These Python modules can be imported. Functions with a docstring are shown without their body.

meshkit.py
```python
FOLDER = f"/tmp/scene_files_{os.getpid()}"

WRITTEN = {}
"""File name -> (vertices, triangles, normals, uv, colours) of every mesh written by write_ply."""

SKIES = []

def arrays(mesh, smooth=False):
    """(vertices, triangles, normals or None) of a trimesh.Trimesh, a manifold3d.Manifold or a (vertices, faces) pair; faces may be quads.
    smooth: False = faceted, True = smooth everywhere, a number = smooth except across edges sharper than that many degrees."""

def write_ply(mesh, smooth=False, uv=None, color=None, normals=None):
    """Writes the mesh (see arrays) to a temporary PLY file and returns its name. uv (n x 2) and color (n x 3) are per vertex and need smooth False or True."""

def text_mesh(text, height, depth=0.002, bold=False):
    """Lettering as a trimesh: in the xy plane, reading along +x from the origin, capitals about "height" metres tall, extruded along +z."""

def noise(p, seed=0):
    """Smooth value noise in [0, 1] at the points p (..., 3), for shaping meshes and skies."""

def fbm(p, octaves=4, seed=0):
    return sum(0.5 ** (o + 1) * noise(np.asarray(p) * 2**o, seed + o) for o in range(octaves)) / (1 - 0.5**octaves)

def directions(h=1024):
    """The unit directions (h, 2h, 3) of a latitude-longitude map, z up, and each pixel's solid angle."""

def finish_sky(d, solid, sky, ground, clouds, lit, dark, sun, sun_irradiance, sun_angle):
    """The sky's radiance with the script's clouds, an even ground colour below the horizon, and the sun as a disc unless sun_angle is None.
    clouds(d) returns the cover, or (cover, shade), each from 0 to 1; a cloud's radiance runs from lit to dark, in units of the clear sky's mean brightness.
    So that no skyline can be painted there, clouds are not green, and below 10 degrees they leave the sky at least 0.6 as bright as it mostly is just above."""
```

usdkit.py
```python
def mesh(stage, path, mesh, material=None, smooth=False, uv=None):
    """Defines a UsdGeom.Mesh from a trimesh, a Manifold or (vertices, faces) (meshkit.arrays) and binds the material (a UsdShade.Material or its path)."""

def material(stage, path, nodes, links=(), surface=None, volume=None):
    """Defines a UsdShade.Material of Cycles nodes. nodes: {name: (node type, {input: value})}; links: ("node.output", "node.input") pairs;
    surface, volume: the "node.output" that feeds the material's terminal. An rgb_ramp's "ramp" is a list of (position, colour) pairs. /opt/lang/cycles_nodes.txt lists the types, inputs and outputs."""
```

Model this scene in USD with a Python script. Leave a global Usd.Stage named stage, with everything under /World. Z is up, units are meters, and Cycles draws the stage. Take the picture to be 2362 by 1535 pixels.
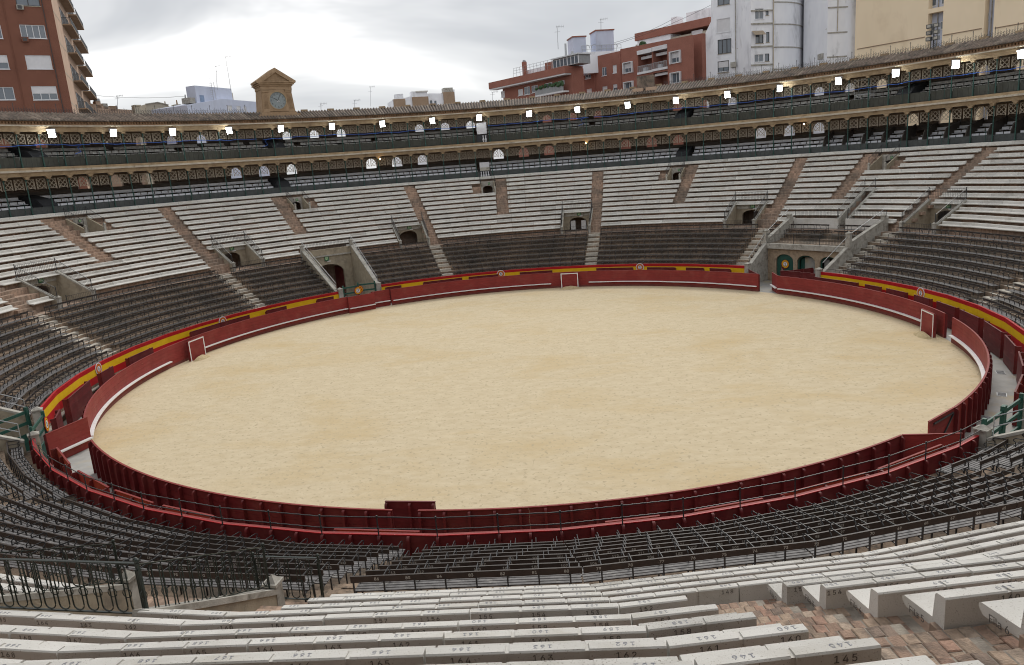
import math, random
import numpy as np, trimesh, usdkit, meshkit
from pxr import Usd, UsdGeom, UsdLux, UsdShade, Gf, Sdf, Vt
from shapely.geometry import Polygon, box as sbox, Point
from shapely.ops import unary_union

rnd = random.Random(7)
stage = Usd.Stage.CreateInMemory()
UsdGeom.SetStageUpAxis(stage, UsdGeom.Tokens.z)
UsdGeom.SetStageMetersPerUnit(stage, 1.0)
UsdGeom.Xform.Define(stage, '/World')
UsdGeom.Scope.Define(stage, '/World/Looks')
D2R = math.pi / 180

# ------------------------------------------------------------------ camera
PW, PH = 2362.0, 1535.0
CF, CYAW, CPIT, CROLL, CD, CHGT = 1719.57, -0.0203, 0.2221, -0.0763, 48.567, 12.5315
_cy, _sy, _cp, _sp = math.cos(CYAW), math.sin(CYAW), math.cos(CPIT), math.sin(CPIT)
FWD = np.array([_sy * _cp, _cy * _cp, -_sp])
_r0 = np.array([_cy, -_sy, 0.0])
_u0 = np.cross(_r0, FWD)
RGT = math.cos(CROLL) * _r0 + math.sin(CROLL) * _u0
UPV = -math.sin(CROLL) * _r0 + math.cos(CROLL) * _u0
CAM = np.array([0.0, -CD, CHGT])
cam = UsdGeom.Camera.Define(stage, '/World/camera')
cam.AddTransformOp().Set(Gf.Matrix4d(*RGT, 0, *UPV, 0, *(-FWD), 0, *CAM, 1))
cam.CreateHorizontalApertureAttr(36.0)
cam.CreateVerticalApertureAttr(36.0 * 665 / 1024)
cam.CreateFocalLengthAttr(36.0 * CF / PW)
cam.CreateClippingRangeAttr(Gf.Vec2f(0.05, 4000))
cam.CreateExposureAttr(0.75)

# ------------------------------------------------------------------ sky, sun
SUN_EL, SUN_AZ = 42 * D2R, 20 * D2R          # azimuth = atan2(x, y) of the direction towards the sun
sky = UsdLux.DomeLight.Define(stage, '/World/sky')
sky.GetPrim().SetCustomDataByKey('kind', 'structure')
skym = usdkit.material(stage, '/World/Looks/sky', {
    'sky': ('sky_texture', {'sky_type': 'single_scattering', 'sun_disc': False, 'sun_elevation': SUN_EL, 'sun_rotation': SUN_AZ}),
    'tc': ('texture_coordinate', {}),
    'mp': ('mapping', {'scale': (1.0, 1.0, 3.6)}),
    'n1': ('noise_texture', {'scale': 1.9, 'detail': 5.0, 'roughness': 0.52, 'distortion': 0.5}),
    'mp2': ('mapping', {'scale': (1.0, 1.0, 2.2), 'location': (3.1, 1.7, 0.4)}),
    'n2': ('noise_texture', {'scale': 0.9, 'detail': 2.0}),
    'ad': ('math', {'math_type': 'multiply_add', 'value2': 0.55}),
    'rp': ('rgb_ramp', {'ramp': [(0.0, (3.1, 3.2, 3.4)), (0.60, (3.1, 3.2, 3.4)), (0.72, (3.9, 4.0, 4.15)), (0.84, (5.2, 5.25, 5.3)), (1.0, (9.0, 8.9, 8.8))]}),
    'mx': ('mix', {'fac': 0.97}),
    'bg': ('background_shader', {'strength': 0.1}),
}, [('tc.generated', 'mp.vector'), ('mp.vector', 'n1.vector'), ('tc.generated', 'mp2.vector'), ('mp2.vector', 'n2.vector'),
    ('n2.fac', 'ad.value1'), ('n1.fac', 'ad.value3'), ('ad.value', 'rp.fac'),
    ('sky.color', 'mx.color1'), ('rp.color', 'mx.color2'), ('mx.color', 'bg.color')], surface='bg.background')
UsdShade.MaterialBindingAPI.Apply(sky.GetPrim()).Bind(skym)
sun = UsdLux.DistantLight.Define(stage, '/World/sun')
sun.CreateNormalizeAttr(True)
sun.CreateIntensityAttr(0.3)
sun.CreateAngleAttr(30.0)
sun.CreateColorAttr(Gf.Vec3f(1.0, 0.96, 0.9))
_d = np.array([math.sin(SUN_AZ) * math.cos(SUN_EL), math.cos(SUN_AZ) * math.cos(SUN_EL), math.sin(SUN_EL)])
_x = np.cross([0, 0, 1.0], _d); _x /= np.linalg.norm(_x); _y = np.cross(_d, _x)
sun.AddTransformOp().Set(Gf.Matrix4d(*_x, 0, *_y, 0, *_d, 0, 0, 0, 0, 1))

# ------------------------------------------------------------------ materials
MATS = {}
def M(name): return MATS[name]
def mat(name, c1, c2=None, scale=3.0, rough=0.7, bump=0.0, bscale=40.0, speck=None, stain=None, detail=4.0, coat=0.0, metal=0.0, stretch=(1, 1, 1), spec=0.5, rand=0.0):
    c2 = c2 or tuple(x * 0.8 for x in c1)
    N = {'g': ('geometry', {}), 'mp': ('mapping', {'scale': stretch}), 'n': ('noise_texture', {'scale': scale, 'detail': detail, 'roughness': 0.6}),
         'r': ('rgb_ramp', {'ramp': [(0.32, c2), (0.66, c1)]}), 'p': ('principled_bsdf', {'roughness': rough, 'metallic': metal, 'coat_weight': coat, 'specular_ior_level': spec})}
    L = [('g.position', 'mp.vector'), ('mp.vector', 'n.vector'), ('n.fac', 'r.fac')]
    out = 'r.color'
    if stain:
        col, sc, lo, hi = stain
        N['sn'] = ('noise_texture', {'scale': sc, 'detail': 6.0, 'roughness': 0.65, 'distortion': 0.4})
        N['sr'] = ('rgb_ramp', {'ramp': [(lo, (0, 0, 0)), (hi, (1, 1, 1))]})
        N['sm'] = ('mix', {'color2': col})
        L += [('mp.vector', 'sn.vector'), ('sn.fac', 'sr.fac'), ('sr.color', 'sm.fac'), (out, 'sm.color1')]
        out = 'sm.color'
    if speck:
        col, sc, th = speck
        N['v'] = ('noise_texture', {'scale': sc, 'detail': 2.0})
        N['vr'] = ('rgb_ramp', {'ramp': [(th, (0, 0, 0)), (th + 0.06, (1, 1, 1))]})
        N['vm'] = ('mix', {'color2': col})
        L += [('g.position', 'v.vector'), ('v.fac', 'vr.fac'), ('vr.color', 'vm.fac'), (out, 'vm.color1')]
        out = 'vm.color'
    if rand:
        N['oi'] = ('object_info', {}); N['rm'] = ('map_range', {'from_min': 0, 'from_max': 1, 'to_min': 1 - rand, 'to_max': 1 + rand * 0.6})
        N['hs'] = ('hsv', {})
        L += [('oi.random', 'rm.value'), ('rm.result', 'hs.value'), (out, 'hs.color')]
        out = 'hs.color'
    L.append((out, 'p.base_color'))
    if bump:
        N['bn'] = ('noise_texture', {'scale': bscale, 'detail': 4.0})
        N['b'] = ('bump', {'strength': bump, 'distance': 0.02})
        L += [('g.position', 'bn.vector'), ('bn.fac', 'b.height'), ('b.normal', 'p.normal')]
    MATS[name] = usdkit.material(stage, '/World/Looks/' + name, N, L, surface='p.BSDF')
    return MATS[name]

mat('sand', (0.615, 0.52, 0.36), (0.54, 0.445, 0.295), 2.2, 0.95, 1.0, 5.0, stain=((0.53, 0.40, 0.215), 0.2, 0.48, 0.78), speck=((0.455, 0.375, 0.25), 5.2, 0.605), stretch=(0.6, 1, 1), spec=0.15, detail=8.0)
mat('sand_heap', (0.55, 0.45, 0.28), (0.42, 0.33, 0.19), 5, 0.95, 1.0, 14.0, spec=0.1)
mat('alley_concrete', (0.40, 0.395, 0.375), (0.31, 0.305, 0.285), 1.2, 0.85, 0.3, 20, stain=((0.40, 0.34, 0.23), 0.5, 0.52, 0.7))
mat('ground', (0.22, 0.21, 0.20), (0.17, 0.165, 0.16), 0.5, 0.9)
def brickmat(name, a, b, m):
    # worn bricks laid towards the ring's centre: courses follow the radius, joints the angle
    N = {'g': ('geometry', {}), 'n': ('noise_texture', {'scale': 5.5, 'detail': 5.0, 'roughness': 0.7}), 'n2': ('noise_texture', {'scale': 0.45, 'detail': 5.0}),
         'r': ('rgb_ramp', {'ramp': [(0.3, m), (0.45, b), (0.62, a), (0.75, tuple(x * 1.12 for x in a))]}), 'r2': ('rgb_ramp', {'ramp': [(0.4, (0, 0, 0)), (0.68, (1, 1, 1))]}),
         'mx': ('mix', {'color2': m}), 'sx': ('separate_xyz', {}), 'at': ('math', {'math_type': 'arctan2'}), 'len': ('vector_math', {'math_type': 'length'}), 'mulv': ('vector_math', {'math_type': 'multiply', 'vector2': (1, 1, 0)}),
         'am': ('math', {'math_type': 'multiply', 'value2': 290.0}), 'rm': ('math', {'math_type': 'multiply', 'value2': 3.6}), 'cb': ('combine_xyz', {}),
         'vo': ('voronoi_texture', {'feature': 'f1', 'metric': 'chebychev', 'scale': 1.0, 'randomness': 0.35}), 'vs': ('separate_color', {}), 'vr': ('map_range', {'from_min': 0, 'from_max': 1, 'to_min': 0.78, 'to_max': 1.2}),
         'hs': ('hsv', {}), 'p': ('principled_bsdf', {'roughness': 0.9, 'specular_ior_level': 0.2}), 'b': ('bump', {'strength': 0.6, 'distance': 0.02})}
    L = [('g.position', 'n.vector'), ('g.position', 'n2.vector'), ('n.fac', 'r.fac'), ('n2.fac', 'r2.fac'), ('r2.color', 'mx.fac'), ('r.color', 'mx.color1'),
         ('g.position', 'sx.vector'), ('sx.y', 'at.value1'), ('sx.x', 'at.value2'), ('at.value', 'am.value1'), ('g.position', 'mulv.vector1'), ('mulv.vector', 'len.vector1'), ('len.value', 'rm.value1'),
         ('am.value', 'cb.x'), ('rm.value', 'cb.y'), ('cb.vector', 'vo.vector'), ('vo.color', 'vs.color'), ('vs.r', 'vr.value'), ('vr.result', 'hs.value'), ('mx.color', 'hs.color'), ('hs.color', 'p.base_color'),
         ('n.fac', 'b.height'), ('b.normal', 'p.normal')]
    MATS[name] = usdkit.material(stage, '/World/Looks/' + name, N, L, surface='p.BSDF')
brickmat('terrace_brick', (0.46, 0.33, 0.25), (0.37, 0.26, 0.195), (0.20, 0.16, 0.13))
brickmat('lower_brick', (0.34, 0.25, 0.18), (0.25, 0.185, 0.135), (0.11, 0.095, 0.078))
mat('mortar', (0.36, 0.32, 0.265), (0.20, 0.175, 0.15), 6, 0.95, 0.5, 60)
for i, c in enumerate([(0.47, 0.30, 0.225), (0.41, 0.285, 0.215), (0.48, 0.36, 0.27), (0.33, 0.25, 0.20), (0.52, 0.41, 0.32)]):
    mat('brick_tone_%d' % i, c, tuple(x * 0.66 for x in c), 14, 0.92, 0.7, 70, stain=((0.12, 0.10, 0.085), 3.2, 0.5, 0.72), spec=0.2)
mat('bench_concrete', (0.625, 0.61, 0.575), (0.55, 0.535, 0.50), 1.4, 0.8, 0.25, 90, speck=((0.26, 0.23, 0.19), 75, 0.65), stain=((0.43, 0.40, 0.345), 0.9, 0.53, 0.8), rand=0.08, spec=0.3)
mat('bench_concrete_worn', (0.565, 0.55, 0.515), (0.485, 0.47, 0.44), 2.0, 0.85, 0.25, 90, speck=((0.20, 0.18, 0.15), 60, 0.62), stain=((0.34, 0.32, 0.28), 1.4, 0.5, 0.76), rand=0.07, spec=0.3)
mat('limestone', (0.40, 0.345, 0.26), (0.30, 0.255, 0.19), 2.5, 0.85, 0.5, 30, stain=((0.20, 0.175, 0.14), 1.3, 0.52, 0.74), spec=0.2)
mat('rubble_wall', (0.42, 0.325, 0.23), (0.31, 0.235, 0.165), 5, 0.9, 0.5, 18, stain=((0.17, 0.13, 0.095), 1.6, 0.52, 0.74), spec=0.2)
mat('pale_stone', (0.46, 0.44, 0.395), (0.32, 0.305, 0.27), 3, 0.85, 0.4, 40, stain=((0.18, 0.165, 0.14), 2.0, 0.5, 0.7), spec=0.2)
mat('step_stone', (0.56, 0.53, 0.47), (0.40, 0.36, 0.30), 4, 0.85, 0.4, 40, spec=0.2)
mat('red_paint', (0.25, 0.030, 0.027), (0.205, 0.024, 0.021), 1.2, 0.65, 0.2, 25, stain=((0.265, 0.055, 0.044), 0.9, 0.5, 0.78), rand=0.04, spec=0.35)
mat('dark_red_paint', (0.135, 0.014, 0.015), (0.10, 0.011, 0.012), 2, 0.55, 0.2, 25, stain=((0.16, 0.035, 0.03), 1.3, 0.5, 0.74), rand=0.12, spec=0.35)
mat('bright_red', (0.46, 0.012, 0.016), (0.40, 0.01, 0.013), 2, 0.45, spec=0.35)
mat('worn_red_step', (0.20, 0.05, 0.04), (0.14, 0.04, 0.033), 2, 0.8, 0.3, 20)
mat('yellow_paint', (0.78, 0.48, 0.010), (0.71, 0.42, 0.008), 2, 0.5, spec=0.35)
mat('orange_paint', (0.62, 0.20, 0.015), (0.58, 0.18, 0.012), 2, 0.5)
mat('white_paint', (0.80, 0.80, 0.80), (0.70, 0.70, 0.69), 3, 0.6)
mat('black_paint', (0.02, 0.02, 0.022), (0.015, 0.015, 0.016), 3, 0.6)
mat('stencil_ink', (0.055, 0.05, 0.048), (0.10, 0.09, 0.08), 60, 0.8)
mat('stencil_blue', (0.16, 0.17, 0.215), (0.34, 0.34, 0.35), 45, 0.8)
mat('number_white', (0.55, 0.53, 0.48), (0.35, 0.33, 0.30), 30, 0.7)
mat('green_paint', (0.018, 0.085, 0.062), (0.014, 0.066, 0.05), 3, 0.5)
mat('column_green', (0.020, 0.075, 0.060), (0.014, 0.05, 0.042), 6, 0.5)
mat('sign_green', (0.012, 0.11, 0.055), None, 3, 0.5)
mat('sign_pale', (0.55, 0.75, 0.42), None, 3, 0.5)
mat('black_iron', (0.030, 0.031, 0.033), (0.016, 0.016, 0.017), 20, 0.34, spec=0.6)
mat('green_iron', (0.014, 0.024, 0.018), (0.009, 0.013, 0.011), 20, 0.4, spec=0.5)
mat('dark_wood', (0.042, 0.028, 0.022), (0.026, 0.018, 0.015), 6, 0.55, 0.2, 30, rand=0.12, stretch=(1, 1, 1))
mat('grey_slat', (0.165, 0.157, 0.157), (0.075, 0.07, 0.069), 7, 0.6, 0.4, 40, stain=((0.30, 0.285, 0.26), 5, 0.58, 0.72), rand=0.12)
mat('dark_slat', (0.085, 0.075, 0.07), (0.045, 0.04, 0.037), 7, 0.6, 0.3, 40, rand=0.1)
mat('cornice', (0.39, 0.295, 0.19), (0.30, 0.215, 0.13), 1.8, 0.85, 0.4, 25, stain=((0.20, 0.14, 0.09), 1.2, 0.5, 0.74), spec=0.2)
mat('cornice_lip', (0.52, 0.47, 0.39), (0.38, 0.335, 0.27), 1.5, 0.85, 0.3, 25, stain=((0.22, 0.18, 0.13), 1.6, 0.54, 0.72), spec=0.2)
mat('cornice_brick', (0.34, 0.21, 0.125), (0.24, 0.145, 0.085), 5, 0.9, 0.6, 30, stain=((0.12, 0.085, 0.055), 0.9, 0.48, 0.7), spec=0.2)
mat('tower_stone', (0.375, 0.265, 0.17), (0.30, 0.205, 0.125), 2.2, 0.85, 0.5, 22, stain=((0.19, 0.13, 0.075), 0.9, 0.54, 0.76), spec=0.2)
mat('roof_tile', (0.25, 0.195, 0.155), (0.13, 0.10, 0.08), 3.5, 0.85, 0.5, 18, stain=((0.08, 0.07, 0.06), 1.1, 0.46, 0.66), spec=0.25)
mat('roof_tile_dark', (0.075, 0.058, 0.048), (0.045, 0.036, 0.03), 3.5, 0.85, 0.5, 18)
mat('lattice_wood', (0.42, 0.355, 0.275), (0.32, 0.27, 0.21), 4, 0.75)
mat('roof_tile_pale', (0.33, 0.27, 0.215), (0.18, 0.145, 0.115), 3.5, 0.85, 0.5, 18, stain=((0.10, 0.085, 0.07), 1.1, 0.46, 0.66), spec=0.25)
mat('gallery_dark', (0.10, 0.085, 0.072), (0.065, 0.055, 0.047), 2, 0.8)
mat('gallery_wall', (0.30, 0.22, 0.165), (0.21, 0.155, 0.12), 1.2, 0.9, 0.3, 20)
mat('parapet_grey', (0.066, 0.074, 0.074), (0.048, 0.054, 0.055), 3, 0.7)
mat('parapet_olive', (0.05, 0.051, 0.040), (0.034, 0.035, 0.028), 3, 0.7)
mat('gallery_seat', (0.86, 0.87, 0.90), (0.76, 0.77, 0.80), 2.5, 0.6, rand=0.06)
mat('gallery_seat_worn', (0.66, 0.64, 0.61), (0.40, 0.385, 0.36), 2.5, 0.7, rand=0.08)
mat('blue_rope', (0.035, 0.13, 0.52), (0.03, 0.10, 0.42), 3, 0.5)
mat('board_white', (0.58, 0.58, 0.61), (0.50, 0.50, 0.53), 3, 0.6)
mat('clock_face', (0.25, 0.29, 0.30), (0.20, 0.23, 0.24), 5, 0.45)
mat('steel', (0.42, 0.43, 0.44), (0.32, 0.33, 0.34), 8, 0.4, metal=0.6)
mat('aluminium', (0.62, 0.64, 0.66), None, 5, 0.5)
def buildmat(name, c1, c2, scale=0.8, brick=False, stain=None):
    if brick:
        N = {'g': ('geometry', {}), 'n': ('noise_texture', {'scale': 0.6, 'detail': 6.0}), 'n2': ('noise_texture', {'scale': 14.0, 'detail': 3.0}), 'w': ('mapping', {'scale': (1, 1, 3.2)}),
             'r': ('rgb_ramp', {'ramp': [(0.3, c2), (0.7, c1)]}), 'r2': ('rgb_ramp', {'ramp': [(0.35, (0.72, 0.72, 0.72)), (0.65, (1.15, 1.15, 1.15))]}), 'm': ('mix', {'mix_type': 'multiply', 'fac': 1.0}), 'p': ('principled_bsdf', {'roughness': 0.9, 'specular_ior_level': 0.2})}
        L = [('g.position', 'n.vector'), ('g.position', 'w.vector'), ('w.vector', 'n2.vector'), ('n.fac', 'r.fac'), ('n2.fac', 'r2.fac'), ('r.color', 'm.color1'), ('r2.color', 'm.color2'), ('m.color', 'p.base_color')]
        MATS[name] = usdkit.material(stage, '/World/Looks/' + name, N, L, surface='p.BSDF')
    else:
        mat(name, c1, c2, scale, 0.85, 0.15, 6, stain=stain, stretch=(1, 1, 0.45), spec=0.25)
buildmat('tower_brick', (0.225, 0.100, 0.068), (0.19, 0.083, 0.057), brick=True)
buildmat('red_brick', (0.33, 0.145, 0.108), (0.28, 0.12, 0.09), brick=True)
buildmat('tan_brick', (0.36, 0.26, 0.18), (0.29, 0.205, 0.14), brick=True)
buildmat('salmon_render', (0.50, 0.36, 0.265), (0.43, 0.30, 0.22), stain=((0.36, 0.25, 0.18), 0.5, 0.5, 0.75))
buildmat('white_render', (0.84, 0.85, 0.88), (0.77, 0.78, 0.82), stain=((0.42, 0.42, 0.44), 0.45, 0.54, 0.78))
buildmat('bluish_white', (0.56, 0.60, 0.72), (0.50, 0.54, 0.65), stain=((0.40, 0.42, 0.50), 0.4, 0.55, 0.78))
buildmat('cream_render', (0.86, 0.71, 0.51), (0.81, 0.665, 0.47), 0.4, stain=((0.68, 0.53, 0.36), 0.25, 0.55, 0.8))
buildmat('beige_render', (0.46, 0.42, 0.34), (0.40, 0.36, 0.29))
mat('shutter_white', (0.66, 0.655, 0.67), (0.60, 0.595, 0.61), 2, 0.6)
mat('window_frame', (0.70, 0.71, 0.73), (0.62, 0.63, 0.65), 3, 0.5)
mat('frame_dark', (0.05, 0.045, 0.045), None, 3, 0.5)
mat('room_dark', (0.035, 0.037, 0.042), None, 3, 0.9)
mat('awning_cloth', (0.40, 0.32, 0.235), None, 3, 0.8)
mat('shop_blue', (0.22, 0.30, 0.44), None, 3, 0.6)
mat('leaf_green', (0.045, 0.10, 0.035), (0.025, 0.06, 0.02), 9, 0.7)
mat('paper_white', (0.80, 0.80, 0.79), None, 3, 0.8)
mat('mortar_line', (0.20, 0.17, 0.14), None, 3, 0.9)
mat('lamp_body', (0.30, 0.31, 0.32), None, 3, 0.4)
usdkit.material(stage, '/World/Looks/window_glass', {'t': ('principled_bsdf', {'base_color': (0.10, 0.12, 0.145), 'roughness': 0.08, 'specular_ior_level': 0.8})}, [], surface='t.BSDF')
MATS['window_glass'] = UsdShade.Material.Get(stage, '/World/Looks/window_glass')
MATS['lamp_glow'] = usdkit.material(stage, '/World/Looks/lamp_glow', {'e': ('emission', {'color': (0.94, 1.0, 0.95), 'strength': 38.0})}, [], surface='e.emission')
MATS['bulb_glow'] = usdkit.material(stage, '/World/Looks/bulb_glow', {'e': ('emission', {'color': (1.0, 0.62, 0.22), 'strength': 18.0})}, [], surface='e.emission')

# ------------------------------------------------------------------ helpers
KINK = 1.2
_names = {}
def numbered(parent, name):
    k = (parent, name); n = _names.get(k, 0); _names[k] = n + 1
    return name if n == 0 else '%s_%03d' % (name, n)
class MB:
    def __init__(s): s.v = []; s.f = []; s.n = 0
    def add(s, V, F):
        o = s.n; s.v.append(np.asarray(V, float)); s.n += len(V)
        s.f += [[i + o for i in f] for f in F]
        return s
    def tri(s, m, T=None):
        V = np.asarray(m.vertices, float)
        if T is not None: V = T(V)
        return s.add(V, m.faces.tolist())
    def hexa(s, c):       # 8 corners: bottom 4 then top 4
        return s.add(c, [[0, 3, 2, 1], [4, 5, 6, 7], [0, 1, 5, 4], [1, 2, 6, 5], [2, 3, 7, 6], [3, 0, 4, 7]])
    def box(s, c, sx, sy, sz, ax=None, ay=None):     # centre of the base, sizes along ax, ay and z
        ax = np.array([1, 0, 0.0]) if ax is None else np.asarray(ax, float); ay = np.array([-ax[1], ax[0], 0.0]) if ay is None else np.asarray(ay, float)
        c = np.asarray(c, float); q = []
        for z in (0, sz):
            for a, b in ((-1, -1), (1, -1), (1, 1), (-1, 1)): q.append(c + ax * a * sx / 2 + ay * b * sy / 2 + np.array([0, 0, z]))
        return s.hexa(q)
    def bar(s, p, q, w, h=None, up=(0, 0, 1)):        # square bar between two points
        h = h or w; p = np.asarray(p, float); q = np.asarray(q, float); d = q - p; L = np.linalg.norm(d)
        if L < 1e-9: return s
        d /= L; u = np.asarray(up, float)
        if abs(d @ u) > 0.98: u = np.array([1.0, 0, 0]) if abs(d[0]) < 0.9 else np.array([0, 1.0, 0])
        a = np.cross(d, u); a /= np.linalg.norm(a); b = np.cross(a, d); c = []
        for e in (p, q):
            for i, j in ((-1, -1), (1, -1), (1, 1), (-1, 1)): c.append(e + a * i * w / 2 + b * j * h / 2)
        return s.hexa(c)
    def path(s, pts, w, h=None, up=(0, 0, 1)):
        for p, q in zip(pts[:-1], pts[1:]): s.bar(p, q, w, h, up)
        return s
    def tube(s, pts, r, n=6):
        pts = [np.asarray(p, float) for p in pts]; rings = []
        for i, p in enumerate(pts):
            d = pts[min(i + 1, len(pts) - 1)] - pts[max(i - 1, 0)]; d /= max(np.linalg.norm(d), 1e-9)
            u = np.array([0, 0, 1.0]) if abs(d[2]) < 0.95 else np.array([1.0, 0, 0])
            a = np.cross(d, u); a /= np.linalg.norm(a); b = np.cross(a, d)
            rr = r[i] if hasattr(r, '__len__') else r
            rings.append([p + rr * (a * math.cos(2 * math.pi * k / n) + b * math.sin(2 * math.pi * k / n)) for k in range(n)])
        V = [q for R in rings for q in R]; F = []
        for i in range(len(pts) - 1):
            for k in range(n): F.append([i * n + k, i * n + (k + 1) % n, (i + 1) * n + (k + 1) % n, (i + 1) * n + k])
        F.append(list(range(n))[::-1]); F.append([(len(pts) - 1) * n + k for k in range(n)])
        return s.add(V, F)
    def sphere(s, c, r, n=2):
        return s.tri(trimesh.creation.icosphere(subdivisions=n, radius=r), lambda V: V + np.asarray(c))
    def poly(s, P, thick, T):       # shapely polygon in (x, y), extruded along z, then mapped by T(V)
        for g in (P.geoms if hasattr(P, 'geoms') else [P]):
            if g.area > 1e-6: s.tri(trimesh.creation.extrude_polygon(g, thick, engine='earcut'), T)
        return s
def PR(r, a): return r * math.cos(3.75 * D2R) / math.cos((((a - KINK) % 7.5) - 3.75) * D2R)
def pt(r, a, z, poly=True):
    if poly: r = PR(r, a)
    return np.array([r * math.sin(a * D2R), -r * math.cos(a * D2R), z])
def tang(a): return np.array([math.cos(a * D2R), math.sin(a * D2R), 0.0])
def radial(a): return np.array([math.sin(a * D2R), -math.cos(a * D2R), 0.0])
def breaks(a0, a1, poly=True, step=2.5):
    if poly:
        k = math.ceil((a0 - KINK) / 7.5 + 1e-6); out = [a0]
        while KINK + 7.5 * k < a1 - 1e-6: out.append(KINK + 7.5 * k); k += 1
        return out + [a1]
    n = max(1, int(math.ceil((a1 - a0) / step)))
    return [a0 + (a1 - a0) * i / n for i in range(n + 1)]
def sweep(mb, prof, a0, a1, poly=True, step=2.5, caps=True, closed=True):
    A = breaks(a0, a1, poly, step); n = len(prof)
    V = [pt(r, a, z, poly) for a in A for r, z in prof]; F = []
    for i in range(len(A) - 1):
        for k in range(n if closed else n - 1):
            F.append([i * n + k, i * n + (k + 1) % n, (i + 1) * n + (k + 1) % n, (i + 1) * n + k])
    if caps and closed:
        if n == 4: F += [[3, 2, 1, 0], [(len(A) - 1) * n + k for k in range(4)]]
        else:
            vv, ff = trimesh.creation.triangulate_polygon(Polygon(prof), engine='earcut')
            idx = [int(np.argmin([(p[0] - q[0]) ** 2 + (p[1] - q[1]) ** 2 for p in prof])) for q in vv]
            for t in ff: F.append([idx[t[0]], idx[t[1]], idx[t[2]]]); F.append([(len(A) - 1) * n + idx[t[2]], (len(A) - 1) * n + idx[t[1]], (len(A) - 1) * n + idx[t[0]]])
    return mb.add(V, F)
def rect(r0, r1, z0, z1): return [(r0, z0), (r1, z0), (r1, z1), (r0, z1)]

BASE = {}
def tagp(p, label=None, cat=None, group=None, kind=None):
    for k, v in (('label', label), ('category', cat), ('group', group), ('kind', kind)):
        if v: p.SetCustomDataByKey(k, v)
def thing(name, label, cat, base, group=None, kind=None):
    path = '/World/' + numbered('/World', name)
    x = UsdGeom.Xform.Define(stage, path); base = np.asarray(base, float)
    x.AddTranslateOp().Set(Gf.Vec3d(*map(float, base))); BASE[path] = base
    tagp(x.GetPrim(), label, cat, group, kind)
    return path
NTRI = [0]
def put(parent, name, mb, m, label=None, kind=None):
    if mb.n == 0: return None
    path = parent + '/' + numbered(parent, name)
    V = np.concatenate(mb.v); root = '/'.join(path.split('/')[:3])
    V = V - BASE.get(root, np.zeros(3))
    g = UsdGeom.Mesh.Define(stage, path)
    g.CreatePointsAttr(Vt.Vec3fArray.FromNumpy(V.astype(np.float32)))
    cnt = np.array([len(f) for f in mb.f], np.int32)
    g.CreateFaceVertexCountsAttr(Vt.IntArray.FromNumpy(cnt))
    g.CreateFaceVertexIndicesAttr(Vt.IntArray.FromNumpy(np.concatenate([np.asarray(f, np.int32) for f in mb.f])))
    g.CreateSubdivisionSchemeAttr('none')
    NTRI[0] += int((cnt - 2).sum())
    UsdShade.MaterialBindingAPI.Apply(g.GetPrim()).Bind(M(m))
    if path.count('/') == 2: BASE[path] = np.zeros(3)
    if label or kind: tagp(g.GetPrim(), label, None, None, kind)
    return path
def setting(name, mb, m, label=None, cat=None, kind='structure'):
    p = put('/World', name, mb, m); tagp(stage.GetPrimAtPath(p), label, cat, None, kind); return p
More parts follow.
